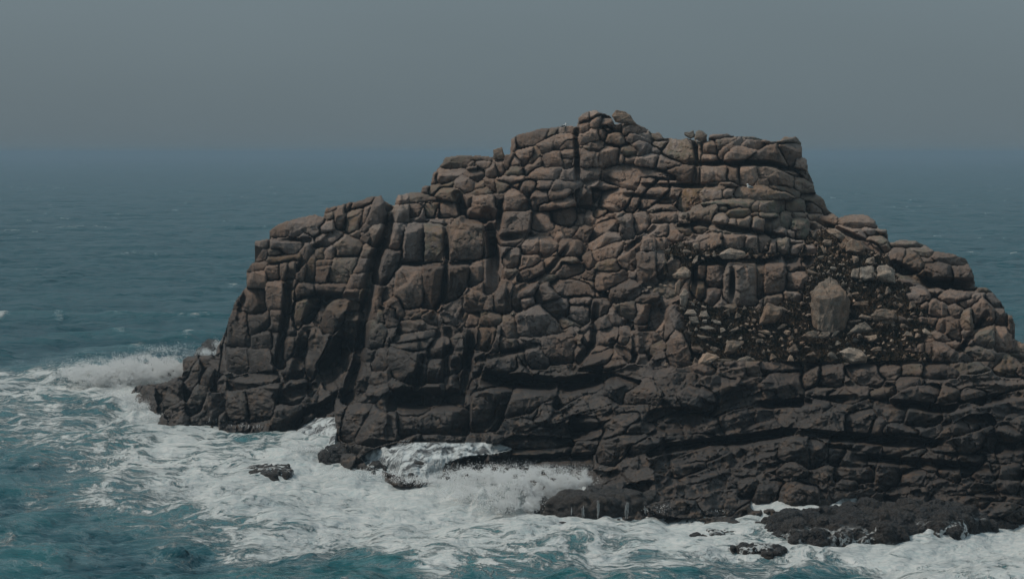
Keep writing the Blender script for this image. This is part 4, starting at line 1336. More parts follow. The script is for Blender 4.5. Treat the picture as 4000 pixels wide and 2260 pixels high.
for bid in range(1, len(BLK)):
    idx = order[starts[bid]:starts[bid + 1]]
    B = BLK[bid]; B['n'] = len(idx)
    if len(idx) == 0: continue
    u, v = fu_[idx], fv_[idx]
    if B.get('turf'):
        YDf[idx] = fb[idx] + 0.5 + 0.5 * LOW[idx] - 0.25 * np.abs(MED[idx]); continue
    if B.get('wash'):
        YDf[idx] = fb[idx] + 0.25 + 0.25 * LOW[idx] - 0.45 * MED[idx]; continue
    uc, vc = u.mean(), v.mean(); B['c'] = (uc, vc)
    w = (u.max() - u.min()) / 46 + .05; h = (v.max() - v.min()) / 46 + .05
    size = min(w, h)
    k = np.argmin((u - uc) ** 2 + (v - vc) ** 2)
    yb = fb[idx].mean(); gx = fgx[idx].mean(); gy = fgy[idx].mean()
    fill = B.get('fill', False)
    left = uc < 1930 and vc > 880
    x = (u - uc) / 46; y = (vc - v) / 46
    slab = vc > 1440 and uc > 1930
    cv_ = brng.uniform(0.03, 0.15)
    mac = MACRO[idx].mean() if size < 5 else 0
    ko = idx[k]
    worn = brng.uniform(0.4, 1.4) * (1.1 if vc < 1000 else 0.8)
    ro = brng.normal(0, 0.34) * min(1, size)
    off = 1.15 * B.get('o', 0) + ro - (0.25 if fill else 0)
    gyf = max(-0.05, min(0.22, gy * 0.12)) + brng.normal(0, 0.19)
    gxf = gx * 0.7 + brng.normal(0, 0.36)
    if fill:
        gxf = gx * 0.8 + OX[ko] + brng.normal(0, 0.10); gyf = max(0, min(.5, gy * .35)) + OY[ko] + brng.normal(0, 0.08)
        off = off - 0.5 * ro
    if fill and slab:
        front = 0.45 * fb[idx] + 0.55 * (yb + gx * .8 * x + gyf * y) - 0.9 * off + 0.75 * np.clip(fgy[idx], .3, 2.2) * STEP.ravel()[idx] + 0.2 * brng.normal() * x
    else:
        yn = np.clip(2 * y / h, -1.2, 1.2)
        front = yb - off + gxf * x + gyf * y + min(h, 3.0) * cv_ * (yn * yn + .45 * yn)
        if fill or slab: front = front + 0.35 * STEP.ravel()[idx]
    t = B.get('t', brng.uniform(0.06, 0.2) if (left or fill) else brng.uniform(0.1, 0.38))
    a = brng.normal(0, 0.25)
    hh = np.percentile(y, 98) - np.percentile(y, 2) + .05
    d = front
    kf = brng.uniform(0.012, 0.06)
    amp = min(1.0, size / 2.2)
    if not (fill and slab):
        ytop = np.percentile(y - a * x, 98)
        gt = max(gyf + 1.1, brng.uniform(1.6, 3.2) if B.get('t', 0) < .55 else 1.5)
        d = smax(d, front + (gt - gyf) * ((y - a * x) - (ytop - t * hh)), kf * 1.3)
        l = B.get('l', brng.uniform(0.08, 0.36) if brng.random() < 0.55 else 0.02)
        r = B.get('r', brng.uniform(0.08, 0.36) if brng.random() < 0.55 else 0.02)
        a2, a3 = brng.normal(0.1, 0.3, 2)
        xl = np.percentile(x + a2 * y, 2); xr = np.percentile(x + a3 * y, 98)
        d = smax(d, front + brng.uniform(0.5, 1.3) * ((xl + l * w) - (x + a2 * y)), kf)
        d = smax(d, front + brng.uniform(0.8, 1.7) * ((x + a3 * y) - (xr - r * w)), kf)
        # undercut foot
        d = smax(d, front + brng.uniform(0.2, 0.9) * ((np.percentile(y, 3) + brng.uniform(.05, .3) * hh) - y), kf * 1.3)
        # chips off random corners
        for _ in range(brng.integers(1, 6) if fill else brng.integers(0, 4)):
            th = brng.uniform(0, 2 * math.pi)
            qq = x / w * math.cos(th) + y / hh * math.sin(th)
            d = smax(d, front + brng.uniform(0.5, 1.5) * min(w, hh) * (qq - np.percentile(qq, brng.uniform(60, 92))), kf * .7)
    d = d + (1.0 if fill else 0.28 if (vc < 1000 or left) else 0.6) * FACET[idx] * (0.4 + .6 * amp) + 0.75 * mac + 0.25 * MACRO[idx] + (0.26 if fill else 0.17) * amp * LOW[idx] + 0.09 * MED[idx] * (0.5 + 0.5 * amp)
    # hair joints inside the block
    d = d + 0.30 * amp * np.clip(1 - np.abs(CRK[idx] - B.setdefault('ck', brng.uniform(-.3, .3))) / 0.016, 0, 1)
    d = d + 0.24 * amp * np.clip(1 - np.abs(CRK2[idx] - brng.uniform(-.3, .3)) / 0.014, 0, 1)
    jn = (JOINT[idx] * (0.6 if slab else 0.5) if fill else 0.28 + 0.62 * JOINT[idx]) * brng.uniform(.6, 1.3)
    er = min(20, 0.15 * size * 46 * worn) + 3
    e = np.clip(fd[idx] / er, 0, 1)
    d = d + worn * (0.04 + 0.15 * amp) * (1 - np.sqrt(1 - (1 - e) ** 2)) * (0.4 + 0.6 * jn)
    d = d + (0.25 + (0.25 + 2.2 * amp) * jn) * (1 - sstep(1.5, 3.6 + 5.0 * jn, fd[idx]))
    YDf[idx] = d
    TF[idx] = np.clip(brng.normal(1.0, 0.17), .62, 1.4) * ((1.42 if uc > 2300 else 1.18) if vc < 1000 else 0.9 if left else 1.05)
    # green-grey growth on the stepped ledges under the right-hand summit
    g = math.exp(-(((uc - 2980) / 260) ** 2 + ((vc - 800) / 95) ** 2))
    LF[idx] = np.clip(g * brng.uniform(0.6, 1.2) + (brng.random() < 0.24) * brng.uniform(.2, .8), 0, 1)
YD = YDf.reshape(U.shape) + CLEFT + 0.06 * fbm(SX * 3.2, SY * 3.2, 51, 3)
# the lowest beds are ragged with barnacle and weed relief
lowz = CAM_H + YD / ray(U, V)[1] * ray(U, V)[2]
YD = YD - 0.22 * sstep(5, 1, lowz) * fbm(SX * 1.7, SY * 2.4, 61, 4)
POS = unproject(U, V, YD)
Zs = POS[..., 2]
WET = sstep(10.5, 6.0, Zs + 1.8 * fbm(SX * 0.25, SY * 0.25, 71, 3) - 1.6 * sstep(1950, 1500, U))
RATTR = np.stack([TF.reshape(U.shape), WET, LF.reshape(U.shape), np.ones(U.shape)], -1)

# quads -> block
Q = IDS[:-1, :-1].copy()
inside = (IDS[:-1, :-1] > 0) & (IDS[1:, :-1] > 0) & (IDS[:-1, 1:] > 0) & (IDS[1:, 1:] > 0)
Q[~inside] = 0
vid = np.arange(NU * NV).reshape(NV, NU)
quads = np.stack([vid[1:, :-1], vid[1:, 1:], vid[:-1, 1:], vid[:-1, :-1]], -1).reshape(-1, 4)
# detached slivers of a block go to the broken rock
LAB = np.arange(Q.size).reshape(Q.shape)
for _ in range(400):
    new = LAB.copy()
    for (a, b) in ((slice(1, None), slice(None, -1)), (slice(None, -1), slice(1, None))):
        m = Q[a] == Q[b]; np.copyto(new[a], np.minimum(new[a], new[b]), where=m)
        m = Q[:, a] == Q[:, b]; np.copyto(new[:, a], np.minimum(new[:, a], new[:, b]), where=m)
    if (new == LAB).all(): break
    LAB = new
uq, inv_, cnt_ = np.unique(LAB.ravel(), return_inverse=True, return_counts=True)
big_ = {}
for l_, c_ in zip(uq, cnt_):
    b_ = int(Q.ravel()[l_])
    if c_ > big_.get(b_, (0, 0))[0]: big_[b_] = (c_, l_)
main = np.zeros(len(BLK), np.int64) - 1
for b_, (c_, l_) in big_.items(): main[b_] = l_
isrf = np.array([not (B and (B.get('turf') or B.get('wash'))) for B in BLK])
sliver = (Q > 0) & (LAB != main[Q]) & isrf[Q]
BLK.append(dict(n=0, sliver=True)); Q[sliver] = len(BLK) - 1
qf = Q.ravel()
qo = np.argsort(qf, kind='stable'); qs = qf[qo]
qst = np.searchsorted(qs, np.arange(len(BLK) + 1))
PF = POS.reshape(-1, 3); RF = RATTR.reshape(-1, 4)

ORIGIN = np.array([float(PF[MASK.ravel(), 0].mean()), 160.0, 0.0])
stack = tag(bpy.data.objects.new('sea_stack', None),
            'tall jointed brown granite sea stack with stepped cliffs rising from white surf', 'sea stack')
COL.objects.link(stack); stack.location = ORIGIN

def piece(q):
    used, inv = np.unique(q, return_inverse=True)
    return PF[used] - ORIGIN, inv.reshape(-1, 4), RF[used]

cands = {'rock_column': [], 'rock_slab': [], 'rock_block': []}
rest = []
for bid in range(1, len(BLK)):
    B = BLK[bid]; nq = qst[bid + 1] - qst[bid]
    if nq < 12 or B.get('sliver'):
        if nq: rest.append(bid)
        continue
    if B.get('turf') or B.get('wash'): continue
    uc, vc = B['c']
    nm = 'rock_column' if (uc < 1930 and vc > 880) else ('rock_slab' if (vc > 1440 and uc > 1930) else 'rock_block')
    cands[nm].append((nq, bid))
n_parts = 0
for nm, lst in cands.items():
    lst.sort(reverse=True)
    for k, (nq, bid) in enumerate(lst):
        if k >= 290 or nq < 60: rest.append(bid); continue
        vv, ff, ra = piece(quads[qo[qst[bid]:qst[bid + 1]]])
        link(nm, mesh_from(nm, vv, ff, M_ROCK, True, {'rock': ra}), stack); n_parts += 1
q = np.concatenate([quads[qo[qst[b]:qst[b + 1]]] for b in rest])
vv, ff, ra = piece(q)
tag(link('broken_rock', mesh_from('broken_rock', vv, ff, M_ROCK, True, {'rock': ra}), stack), kind='stuff')

def region(flag, name, mat, **kw):
    ids = [b for b in range(1, len(BLK)) if BLK[b].get(flag)]
    q = np.concatenate([quads[qo[qst[b]:qst[b + 1]]] for b in ids])
    used, inv = np.unique(q, return_inverse=True)
    return tag(link(name, mesh_from(name, PF[used], inv.reshape(-1, 4), mat, True)), **kw)
region('turf', 'turf', M_TURF, label='dark turf and soil between the loose pale stones', cat='turf', kind='stuff')
region('wash', 'wave_wash', M_WASH, label='white water pouring over the low rock ledges', cat='wave wash', kind='stuff')

# back of the rock: the rim is carried backwards and closed by a rough far side
rim = []
ins2 = inside
def add_edges(m, a, b):
    idx = np.nonzero(m)
    rim.append(np.stack([a[idx], b[idx]], -1))
pm = np.pad(ins2, 1)
c = pm[1:-1, 1:-1]
tl, tr, bl, br_ = vid[:-1, :-1], vid[:-1, 1:], vid[1:, :-1], vid[1:, 1:]
add_edges(c & ~pm[:-2, 1:-1], tl, tr); add_edges(c & ~pm[2:, 1:-1], br_, bl)
add_edges(c & ~pm[1:-1, :-2], bl, tl); add_edges(c & ~pm[1:-1, 2:], tr, br_)
rim = np.concatenate(rim)
used, inv = np.unique(rim, return_inverse=True); inv = inv.reshape(-1, 2)
ru, rv, ry = U.ravel()[used], V.ravel()[used], YD.ravel()[used]
L = [PF[used]]
for back, drop in ((1.2, 0.15), (5, 1.2), (12, 4.5), (20, 13)):
    pb = unproject(ru, rv, ry + back)
    pb[:, 2] -= drop + 0.4 * fbm(pb[:, 0] * 0.4, pb[:, 2] * 0.4, 3, 2)
    L.append(pb)
n = len(used)
faces = []
for k in range(len(L) - 1):
    faces.append(np.stack([inv[:, 0] + k * n, inv[:, 1] + k * n, inv[:, 1] + (k + 1) * n, inv[:, 0] + (k + 1) * n], -1)[:, ::-1])
link('rear_rock', mesh_from('rear_rock', np.concatenate(L) - ORIGIN, np.concatenate(faces), M_ROCK, True,
     {'rock': np.tile([1.0, 0.2, 0.1, 1], (len(L) * n, 1))}), stack)
# far side, a coarse rough face 20 m behind
st = 8
ii, jj = np.arange(0, NU, st), np.arange(0, NV, st)
sub = MASK[np.ix_(jj, ii)]
bu, bv_ = U[np.ix_(jj, ii)], V[np.ix_(jj, ii)]
pb = unproject(bu, bv_, base_y(bu, bv_) + 19 + 1.5 * fbm(bu / 150, bv_ / 150, 81, 3))
pb[..., 2] -= 12
vv = np.arange(sub.size).reshape(sub.shape)
ok = sub[:-1, :-1] & sub[1:, :-1] & sub[:-1, 1:] & sub[1:, 1:]
fq = np.stack([vv[:-1, :-1][ok], vv[:-1, 1:][ok], vv[1:, 1:][ok], vv[1:, :-1][ok]], -1)
link('bedrock', mesh_from('bedrock', pb.reshape(-1, 3) - ORIGIN, fq, M_ROCK, True, {'rock': np.tile([1.0, 0.3, 0, 1], (sub.size, 1))}), stack)

def surf_y(u, v):
    i = np.clip(np.round((np.asarray(u) - U0) / GS).astype(int), 0, NU - 1); j = np.clip(np.round((np.asarray(v) - V0) / GS).astype(int), 0, NV - 1)
    return YD[j, i]
print('rock parts', n_parts, 'blocks', len(BLK))
# ------------------------------------------------------------------ loose stones, each its own closed solid
def stone_mesh(outline_px, Y, name, mat, depth=0.8, seed=0, subdiv=2):
    """a stone whose silhouette is the surveyed outline and which is as deep as it is wide"""
    r = np.random.default_rng(seed)
    c = outline_px.mean(0)
    pts = []
    n = len(outline_px)
    ext = outline_px.max(0) - outline_px.min(0)
    rad = 0.5 * min(ext) / 46 * Y / 160
    for ring, (s, dy) in enumerate(((1.0, 0.0), (0.98, 0.6), (0.90, -0.7), (0.72, -0.95), (0.7, 1.1))):
        for p in outline_px:
            q = c + (p - c) * (s + (r.uniform(-.08, .04) if ring else 0))
            # upper points lie further back so that the top is a lit facet
            up = max(0.0, (c[1] - p[1]) / max(ext[1], 1) - 0.12) * 1.6
            pts.append(unproject(q[0], q[1], Y + dy * rad * depth * r.uniform(.8, 1.15) + (0.9 * up * rad * 2 * depth if ring >= 2 and dy < 0 else 0)))
    pts = np.array(pts)
    o = pts.mean(0); o[2] = pts[:, 2].min()
    bm = bmesh.new()
    vs_ = [bm.verts.new(p - o) for p in pts]
    res = bmesh.ops.convex_hull(bm, input=vs_)
    dead = [e for e in res['geom_interior'] + res['geom_unused'] if isinstance(e, bmesh.types.BMVert)]
    bmesh.ops.delete(bm, geom=list(set(dead)), context='VERTS')
    bmesh.ops.dissolve_limit(bm, angle_limit=0.16, verts=bm.verts, edges=bm.edges)
    bmesh.ops.bevel(bm, geom=list(bm.edges), offset=rad * 0.07, segments=2, profile=0.6, affect='EDGES', clamp_overlap=True)
    bmesh.ops.triangulate(bm, faces=bm.faces)
    if subdiv:
        bmesh.ops.subdivide_edges(bm, edges=[e for e in bm.edges if e.calc_length() > rad * 0.35], cuts=subdiv, use_grid_fill=True)
        bm.normal_update()
        sd = Vector((seed * 3.1, seed * 1.7, 0))
        for vtx in bm.verts:
            q3 = Vector((vtx.co.x, vtx.co.y, vtx.co.z * (.35 if subdiv > 2 else 1)))
            vtx.co += vtx.normal * ((.22 * rad * mnoise.noise(q3 / rad * 2.2 + sd) if subdiv > 2 else 0) + 0.20 * rad * mnoise.noise(vtx.co / max(rad, .1) * 1.4 + sd) + 0.09 * rad * mnoise.noise(vtx.co / max(rad, .1) * 4 + sd))
    me = bpy.data.meshes.new(name); bm.to_mesh(me); bm.free()
    me.materials.append(mat)
    return me, o

ANCHORS = []
sheet_tf = {k: SHEETS[k][:3] for k in 'BCFG'}
for sh, txt in STONES.items():
    ox, oy, s = sheet_tf[sh]
    for k, ln in enumerate(txt.strip().splitlines()):
        pts, _, lab = ln.partition('|')
        lab = lab.strip()
        px = parse_pts(pts) * s + (ox, oy)
        c = px.mean(0); ext = px.max(0) - px.min(0)
        if sh in 'FG' and len(lab.split()) <= 10: ANCHORS.append((c[0], c[1], lab))
        sky_line = sh in 'BC'
        # foot rests on the rock surface below it
        foot_v = px[:, 1].max() - 2
        Y = float(base_y(c[0], foot_v)) - 0.1
        if sky_line: Y = float(np.median(surf_y(np.linspace(px[:, 0].min() + 8, px[:, 0].max() - 8, 7), np.full(7, foot_v + 10)))) + 0.35
        big = 'pillar' in lab
        mat = M_BOULDER if (sky_line or big or 'brown' in lab or 'dark' in lab or 'grey' in lab) else M_PALE
        nm = 'boulder' if max(ext) > 75 else 'stone'
        me, o = stone_mesh(px, Y - (0.9 if big else 0.12 * min(ext) / 46), nm, mat, 0.9, seed=k + ord(sh), subdiv=3 if big else 2)
        tag(link(nm, me, loc=o), lab, 'boulder' if nm == 'boulder' else 'stone',
            'loose stones on the turf and scree' if sh in 'FG' else 'loose boulders on the skyline')
# the great pillar boulder: lichen-grey slanting top, flat front, steep sides
raw = [(1690, 500, 1.1), (1800, 438, 1.7), (1850, 468, 1.8), (1935, 565, 1.5), (1622, 580, .35), (1700, 655, -.55), (1820, 638, -.75), (1955, 610, -.25), (1990, 680, .5),
       (1636, 905, .35), (1690, 945, -.75), (1830, 965, -.95), (1935, 945, -.35), (1975, 830, .7), (1640, 760, .3)]
ox, oy, s_ = sheet_tf['F']
Yp = float(base_y(ox + 1800 * s_, oy + 940 * s_)) + 0.2
pp = []
for (a, b, d_) in raw:
    pp.append(unproject(ox + a * s_, oy + b * s_, Yp + d_))
    pp.append(unproject(ox + (1810 + (a - 1810) * .8) * s_, oy + (b + (40 if b < 600 else 0)) * s_, Yp + 2.6 + .3 * d_))
pp = np.array(pp); po = pp.mean(0); po[2] = pp[:, 2].min()
bm = bmesh.new(); vs_ = [bm.verts.new(p - po) for p in pp]
res = bmesh.ops.convex_hull(bm, input=vs_)
bmesh.ops.delete(bm, geom=list({e for e in res['geom_interior'] + res['geom_unused'] if isinstance(e, bmesh.types.BMVert)}), context='VERTS')
bmesh.ops.bevel(bm, geom=list(bm.edges), offset=.03, segments=1, profile=.6, affect='EDGES', clamp_overlap=True)
bmesh.ops.triangulate(bm, faces=bm.faces)
for _ in range(3):
    bmesh.ops.subdivide_edges(bm, edges=[e for e in bm.edges if e.calc_length() > .16], cuts=1, use_grid_fill=True)
    bmesh.ops.triangulate(bm, faces=bm.faces)
bm.normal_update()
for vtx in bm.verts:
    c = vtx.co
    groove = max(0, 1 - abs(mnoise.noise(Vector((c.x * .9, c.y * .9, c.z * .22))) ) / .06)
    vtx.co = c + vtx.normal * (.16 * mnoise.noise(Vector((c.x * 1.1, c.y * 1.1, c.z * .8))) + .12 * mnoise.noise(c * 2.6) + .035 * mnoise.noise(c * 7) - .14 * groove)
me = bpy.data.meshes.new('boulder'); bm.to_mesh(me); bm.free(); me.materials.append(M_BOULDER)
tag(link('boulder', me, loc=po), 'great pillar boulder with a slanting grey top standing upright in the turf', 'boulder', 'loose stones on the turf and scree')
ANCHORS.append((ox + 1800 * s_, oy + 720 * s_, 'great pillar boulder standing upright in the turf'))
# small scattered stones
protos = []
for k in range(6):
    r = np.random.default_rng(100 + k)
    a = np.sort(r.uniform(0, 2 * math.pi, 7))
    px = np.c_[2900 + 23 * np.cos(a) * r.uniform(.8, 1.2, 7), 1300 + 14 * np.sin(a) * r.uniform(.7, 1.2, 7)]
    me, o = stone_mesh(px, 160, 'stone', M_PALE, 0.9, seed=200 + k, subdiv=1)
    protos.append(me)
srng = np.random.default_rng(9)
SMALL = []
def small_stone(u, v, hw):
    Y = float(base_y(u, v + hw * 0.4)) + 0.15
    p = unproject(u, v + hw * 0.5, Y - 0.2)
    o = link('stone', protos[srng.integers(6)], loc=p)
    s = hw / 23 * 1.05
    o.scale = (s, s * srng.uniform(.7, 1.1), s * srng.uniform(.7, 1.15))
    o.rotation_euler = (srng.normal(0, .15), srng.normal(0, .25), srng.normal(0, .5))
    SMALL.append((o, u, v, hw))
for txt, sh in ((SMALL_STONES_F, 'F'), (SMALL_STONES_G, 'G')):
    ox, oy, s = sheet_tf[sh]
    for tok in txt.split():
        a, b, hw = (float(x) for x in tok.split(','))
        small_stone(ox + a * s, oy + b * s, hw * s)
brown = []
for k in range(5):
    r = np.random.default_rng(140 + k)
    a = np.sort(r.uniform(0, 2 * math.pi, 7))
    px = np.c_[2900 + 23 * np.cos(a) * r.uniform(.8, 1.2, 7), 1300 + 15 * np.sin(a) * r.uniform(.7, 1.2, 7)]
    me, o = stone_mesh(px, 160, 'stone', M_BOULDER, 0.9, seed=240 + k, subdiv=1)
    brown.append(me)
turf_set = [b for b in range(len(BLK)) if BLK[b] and BLK[b].get('turf')]
tj, ti = np.nonzero(np.isin(IDS, turf_set))
placed = [(a[0], a[1]) for a in ANCHORS] + [(u, v) for _, u, v, _ in SMALL]
protos_pale = protos; protos = brown * 2
for _ in range(600):
    k = srng.integers(len(ti)); u, v = us[ti[k]], vs[tj[k]]
    hw = srng.uniform(8, 21)
    if min(math.hypot(u - a, (v - b) * 1.5) for a, b in placed) < hw + 17: continue
    placed.append((u, v)); small_stone(u, v, hw)
    if len(placed) > 190: break
# each small stone is named after the larger stone it lies next to
said = {}
for o, u, v, hw in SMALL:
    size = 'tiny' if hw < 6.3 else 'small' if hw < 9 else 'middling' if hw < 14 else 'broad brown'
    for _, au, av, lab in sorted((math.hypot(a[0] - u, (a[1] - v) * 1.3), *a) for a in ANCHORS):
        rel = ('left of' if u < au else 'right of') if abs(u - au) > abs(v - av) * 1.2 else ('above' if v < av else 'below')
        text = f'{size} stone {rel} the {lab}'
        if text not in said: break
    said[text] = 1
    tag(o, text, 'stone', 'small stones scattered on the turf')
# gritty rubble too small to count
vv, ff = [], []
tet = np.array([[1, 0, -.5], [-.6, .8, -.5], [-.6, -.8, -.5], [0.1, 0, .7]])
tf = np.array([[0, 1, 3], [1, 2, 3], [2, 0, 3], [0, 2, 1]])
zones = [(1690, 2360, 690, 908, 620), (2030, 2240, 580, 720, 410), (1640, 1960, 610, 660, 160), (1560, 1760, 490, 560, 150)]
turf_ids = {b for b in range(len(BLK)) if BLK[b] and BLK[b].get('turf')}
n = 0
for (a, b, c, d, cnt) in zones:
    for _ in range(cnt):
        u, v = srng.uniform(a, b) * P, srng.uniform(c, d) * P
        i, j = int((u - U0) / GS), int((v - V0) / GS)
        if cnt > 400 and IDS[j, i] not in turf_ids: continue
        s = srng.uniform(.05, .2) * (1.0 if srng.random() < .7 else 1.9)
        p = unproject(u, v, YD[j, i] - s * .4)
        th = srng.uniform(0, 6.28); R_ = np.array([[math.cos(th), -math.sin(th), 0], [math.sin(th), math.cos(th), 0], [0, 0, 1]])
        vv.append((tet * s * srng.uniform(.6, 1.3, 3)) @ R_.T + p); ff.append(tf + 4 * n); n += 1
tag(link('rubble', mesh_from('rubble', np.concatenate(vv), np.concatenate(ff), M_BOULDER, False)),
    'fine brown and pale rubble strewn over the dark turf', 'rubble', kind='stuff')
# short grass and heather on the turf
vv, ff = [], []; n = 0
tm = np.isin(IDS, list(turf_ids)); tj, ti = np.nonzero(tm)
sel = srng.integers(0, len(ti), 26000)
uu = us[ti[sel]] + srng.uniform(-2, 2, len(sel)); v2 = vs[tj[sel]] + srng.uniform(-2, 2, len(sel))
base = unproject(uu, v2, YD[tj[sel], ti[sel]])
th = srng.uniform(0, 6.28, len(sel)); hgt = srng.uniform(.08, .3, len(sel)); wd = srng.uniform(.04, .12, len(sel))
dx = np.stack([np.cos(th), np.sin(th), 0 * th], -1) * wd[:, None]
tip = base + np.stack([srng.normal(0, .1, len(sel)), srng.normal(-.05, .1, len(sel)), hgt], -1)
vv = np.stack([base - dx, base + dx, tip], 1).reshape(-1, 3)
tag(link('turf_grass', mesh_from('turf_grass', vv, np.arange(len(vv)).reshape(-1, 3), M_TURF, False)),
    'short dark heather and grass growing over the turf slope', 'grass', kind='stuff')

# ------------------------------------------------------------------ gulls
def ellipsoid(bm, c, r, rot=0.0, seg=10):
    m = Matrix.Translation(c) @ Matrix.Rotation(rot, 4, 'Y') @ Matrix.Diagonal((*r, 1))
    bmesh.ops.create_uvsphere(bm, u_segments=seg, v_segments=seg // 2 + 2, radius=1, matrix=m)
def bm_obj(name, bm, mat, parent, loc=None):
    me = bpy.data.meshes.new(name); bm.to_mesh(me); bm.free(); me.materials.append(mat)
    for p in me.polygons: p.use_smooth = True
    return link(name, me, parent, loc)
def gull(u, v, lab, s=1.0, face=1):
    Y = float(surf_y(u, v + 6)) - 0.3
    t = tag(bpy.data.objects.new('gull', None), lab, 'gull', 'gulls resting on the rock'); COL.objects.link(t)
    t.location = unproject(u, v + 8, Y); t.scale = (s * face, s, s)
    bm = bmesh.new(); ellipsoid(bm, (0, 0, .19), (.24, .12, .12), .25); ellipsoid(bm, (-.16, 0, .30), (.07, .065, .10), -.3); ellipsoid(bm, (-.19, 0, .40), (.075, .06, .06))
    bm_obj('body', bm, M_WHITE, t)
    for sd in (-1, 1):
        bm = bmesh.new(); ellipsoid(bm, (.08, sd * .10, .20), (.24, .035, .085), .28); bm_obj('wing', bm, M_GREYF, t)
        bm = bmesh.new(); bmesh.ops.create_cone(bm, segments=5, radius1=.012, radius2=.012, depth=.12, matrix=Matrix.Translation((0, sd * .05, .05))); bm_obj('leg', bm, M_BEAK, t)
    bm = bmesh.new(); bmesh.ops.create_cone(bm, segments=6, radius1=.022, radius2=.004, depth=.1, cap_ends=True, matrix=Matrix.Translation((-.29, 0, .39)) @ Matrix.Rotation(-math.pi / 2, 4, 'Y')); bm_obj('beak', bm, M_BEAK, t)
gull(2300 + 1525 * .4124, 400 + 805 * .4124, 'white gull resting on the greenish ledge below the right-hand summit', 1.15)
gull(1600 + 1592 * .3781, 400 + 246 * .3781, 'white gull perched on the skyline left of the summit tower', 1.1, -1)
# ------------------------------------------------------------------ the sea
FOAM_PTS = """
0,700,0 300,780,0 500,800,0 900,420,0 1100,420,0 2300,450,0 2575,500,0 2575,800,0 300,860,.02 100,870,0 0,890,0 420,885,.35 500,888,.35 540,865,.45 400,860,.2 300,895,.3 200,910,.25 80,908,.05 0,912,.05
0,935,.9 100,933,.95 200,930,1 300,930,1 400,930,1 0,960,.9 100,958,.9 200,955,.95 0,990,.62 100,985,.8 200,980,.85 300,985,1 0,1012,.45 60,1015,.5 130,1000,.55 180,1022,.3 120,1060,.6 250,1040,.45 270,1020,.6 330,1035,.95 380,1060,.95 300,1080,.5 200,1100,.55 80,1100,.5 0,1100,.35
0,1050,.5 0,1160,.25 60,1150,.25 150,1150,.4 250,1150,.5 350,1130,.65 450,1100,.8 550,1100,.7 620,1095,.6 600,1130,.55 660,1120,.5 500,1150,.7 400,1180,.8 300,1190,.6 200,1190,.35 100,1190,.18 0,1210,.08 150,1220,.35 300,1215,.4 400,1220,.65 500,1200,.85 600,1200,.8 680,1190,.9 750,1150,.9 780,1120,.9
0,1260,.08 100,1250,.35 250,1245,.6 350,1250,.5 450,1250,.7 550,1240,.78 700,1230,.9 850,1200,.97 1000,1220,1 150,1300,.12 250,1290,.2 350,1300,.38 450,1290,.45 550,1290,.75 700,1290,.82 850,1270,.85 1000,1280,.95 1100,1230,1
0,1330,.1 100,1350,.05 200,1330,.12 300,1340,.2 400,1330,.4 500,1340,.45 600,1340,.6 700,1350,.75 800,1340,.82 900,1350,.82 1000,1340,.85 1150,1290,.8 1250,1300,.75 1200,1320,.85 1300,1320,.85 1330,1270,1 1400,1290,1 300,1390,.06 400,1380,.28 500,1390,.2 600,1390,.55 700,1385,.72 800,1380,.6 900,1400,.3 1000,1400,.7 1100,1370,.85 1200,1380,.8 1400,1340,.82 1600,1330,.75 1800,1310,.9
1500,1380,.8 1700,1390,.75 1900,1390,.72 2000,1400,.75 1700,1350,.85 1100,1410,.7 1200,1420,.55 1400,1425,.5 1600,1420,.5 1800,1425,.42 700,1430,.1 850,1440,.06 1000,1440,.12 1200,1450,.1 1400,1455,.2 1700,1450,.35 1900,1430,.4 2050,1430,.35 2100,1455,.2 2000,1455,.1 2200,1400,.85 2350,1370,.92 2500,1350,.9 2575,1330,.95 2300,1430,.82 2500,1430,.8 2575,1450,.72 2150,1380,.9 1950,1300,.95 2100,1300,.95 1700,1300,.95 1500,1320,.9
0,1400,.05 200,1430,0 500,1440,.02 300,1455,0 15,1352,.5 60,1360,.3 200,1400,.25 0,1500,0 500,1500,0 1000,1500,.02 1600,1500,.1 2100,1500,.2 2600,1500,.7 2800,1350,1 -200,1000,.5 -200,1250,.1 -200,1400,0
"""
fp = np.array([[float(c) for c in t.split(',')] for t in FOAM_PTS.split()])

def ocean_tile(n, L, wind, Lw, cut, seed, spread=2):
    r = np.random.default_rng(seed)
    k1 = np.fft.fftfreq(n, L / n) * 2 * math.pi
    kx, ky = np.meshgrid(k1, k1)
    k = np.hypot(kx, ky); k[0, 0] = 1
    ph = np.exp(-1 / (k * Lw) ** 2) / k ** 4 * np.abs((kx * wind[0] + ky * wind[1]) / k) ** spread * np.exp(-(k * cut) ** 2)
    ph[0, 0] = 0
    h = (r.normal(size=(n, n)) + 1j * r.normal(size=(n, n))) * np.sqrt(ph)
    z = np.fft.ifft2(h).real
    s = 1 / z.std()
    dx = np.fft.ifft2(1j * kx / k * h).real * s; dy = np.fft.ifft2(1j * ky / k * h).real * s
    return z * s, dx, dy, L
def tile_at(a, L, x, y):
    n = a.shape[0]
    fx = (x / L * n) % n; fy = (y / L * n) % n
    i = np.floor(fx).astype(int); j = np.floor(fy).astype(int); fx = fx - i; fy = fy - j
    i1, j1 = (i + 1) % n, (j + 1) % n; i %= n; j %= n
    return a[j, i] * (1 - fx) * (1 - fy) + a[j, i1] * fx * (1 - fy) + a[j1, i] * (1 - fx) * fy + a[j1, i1] * fx * fy

T1 = ocean_tile(512, 173.0, (0.55, -0.83), 5.5, 0.12, 3)
T2 = ocean_tile(512, 47.0, (0.8, -0.6), 1.2, 0.06, 4, 1)
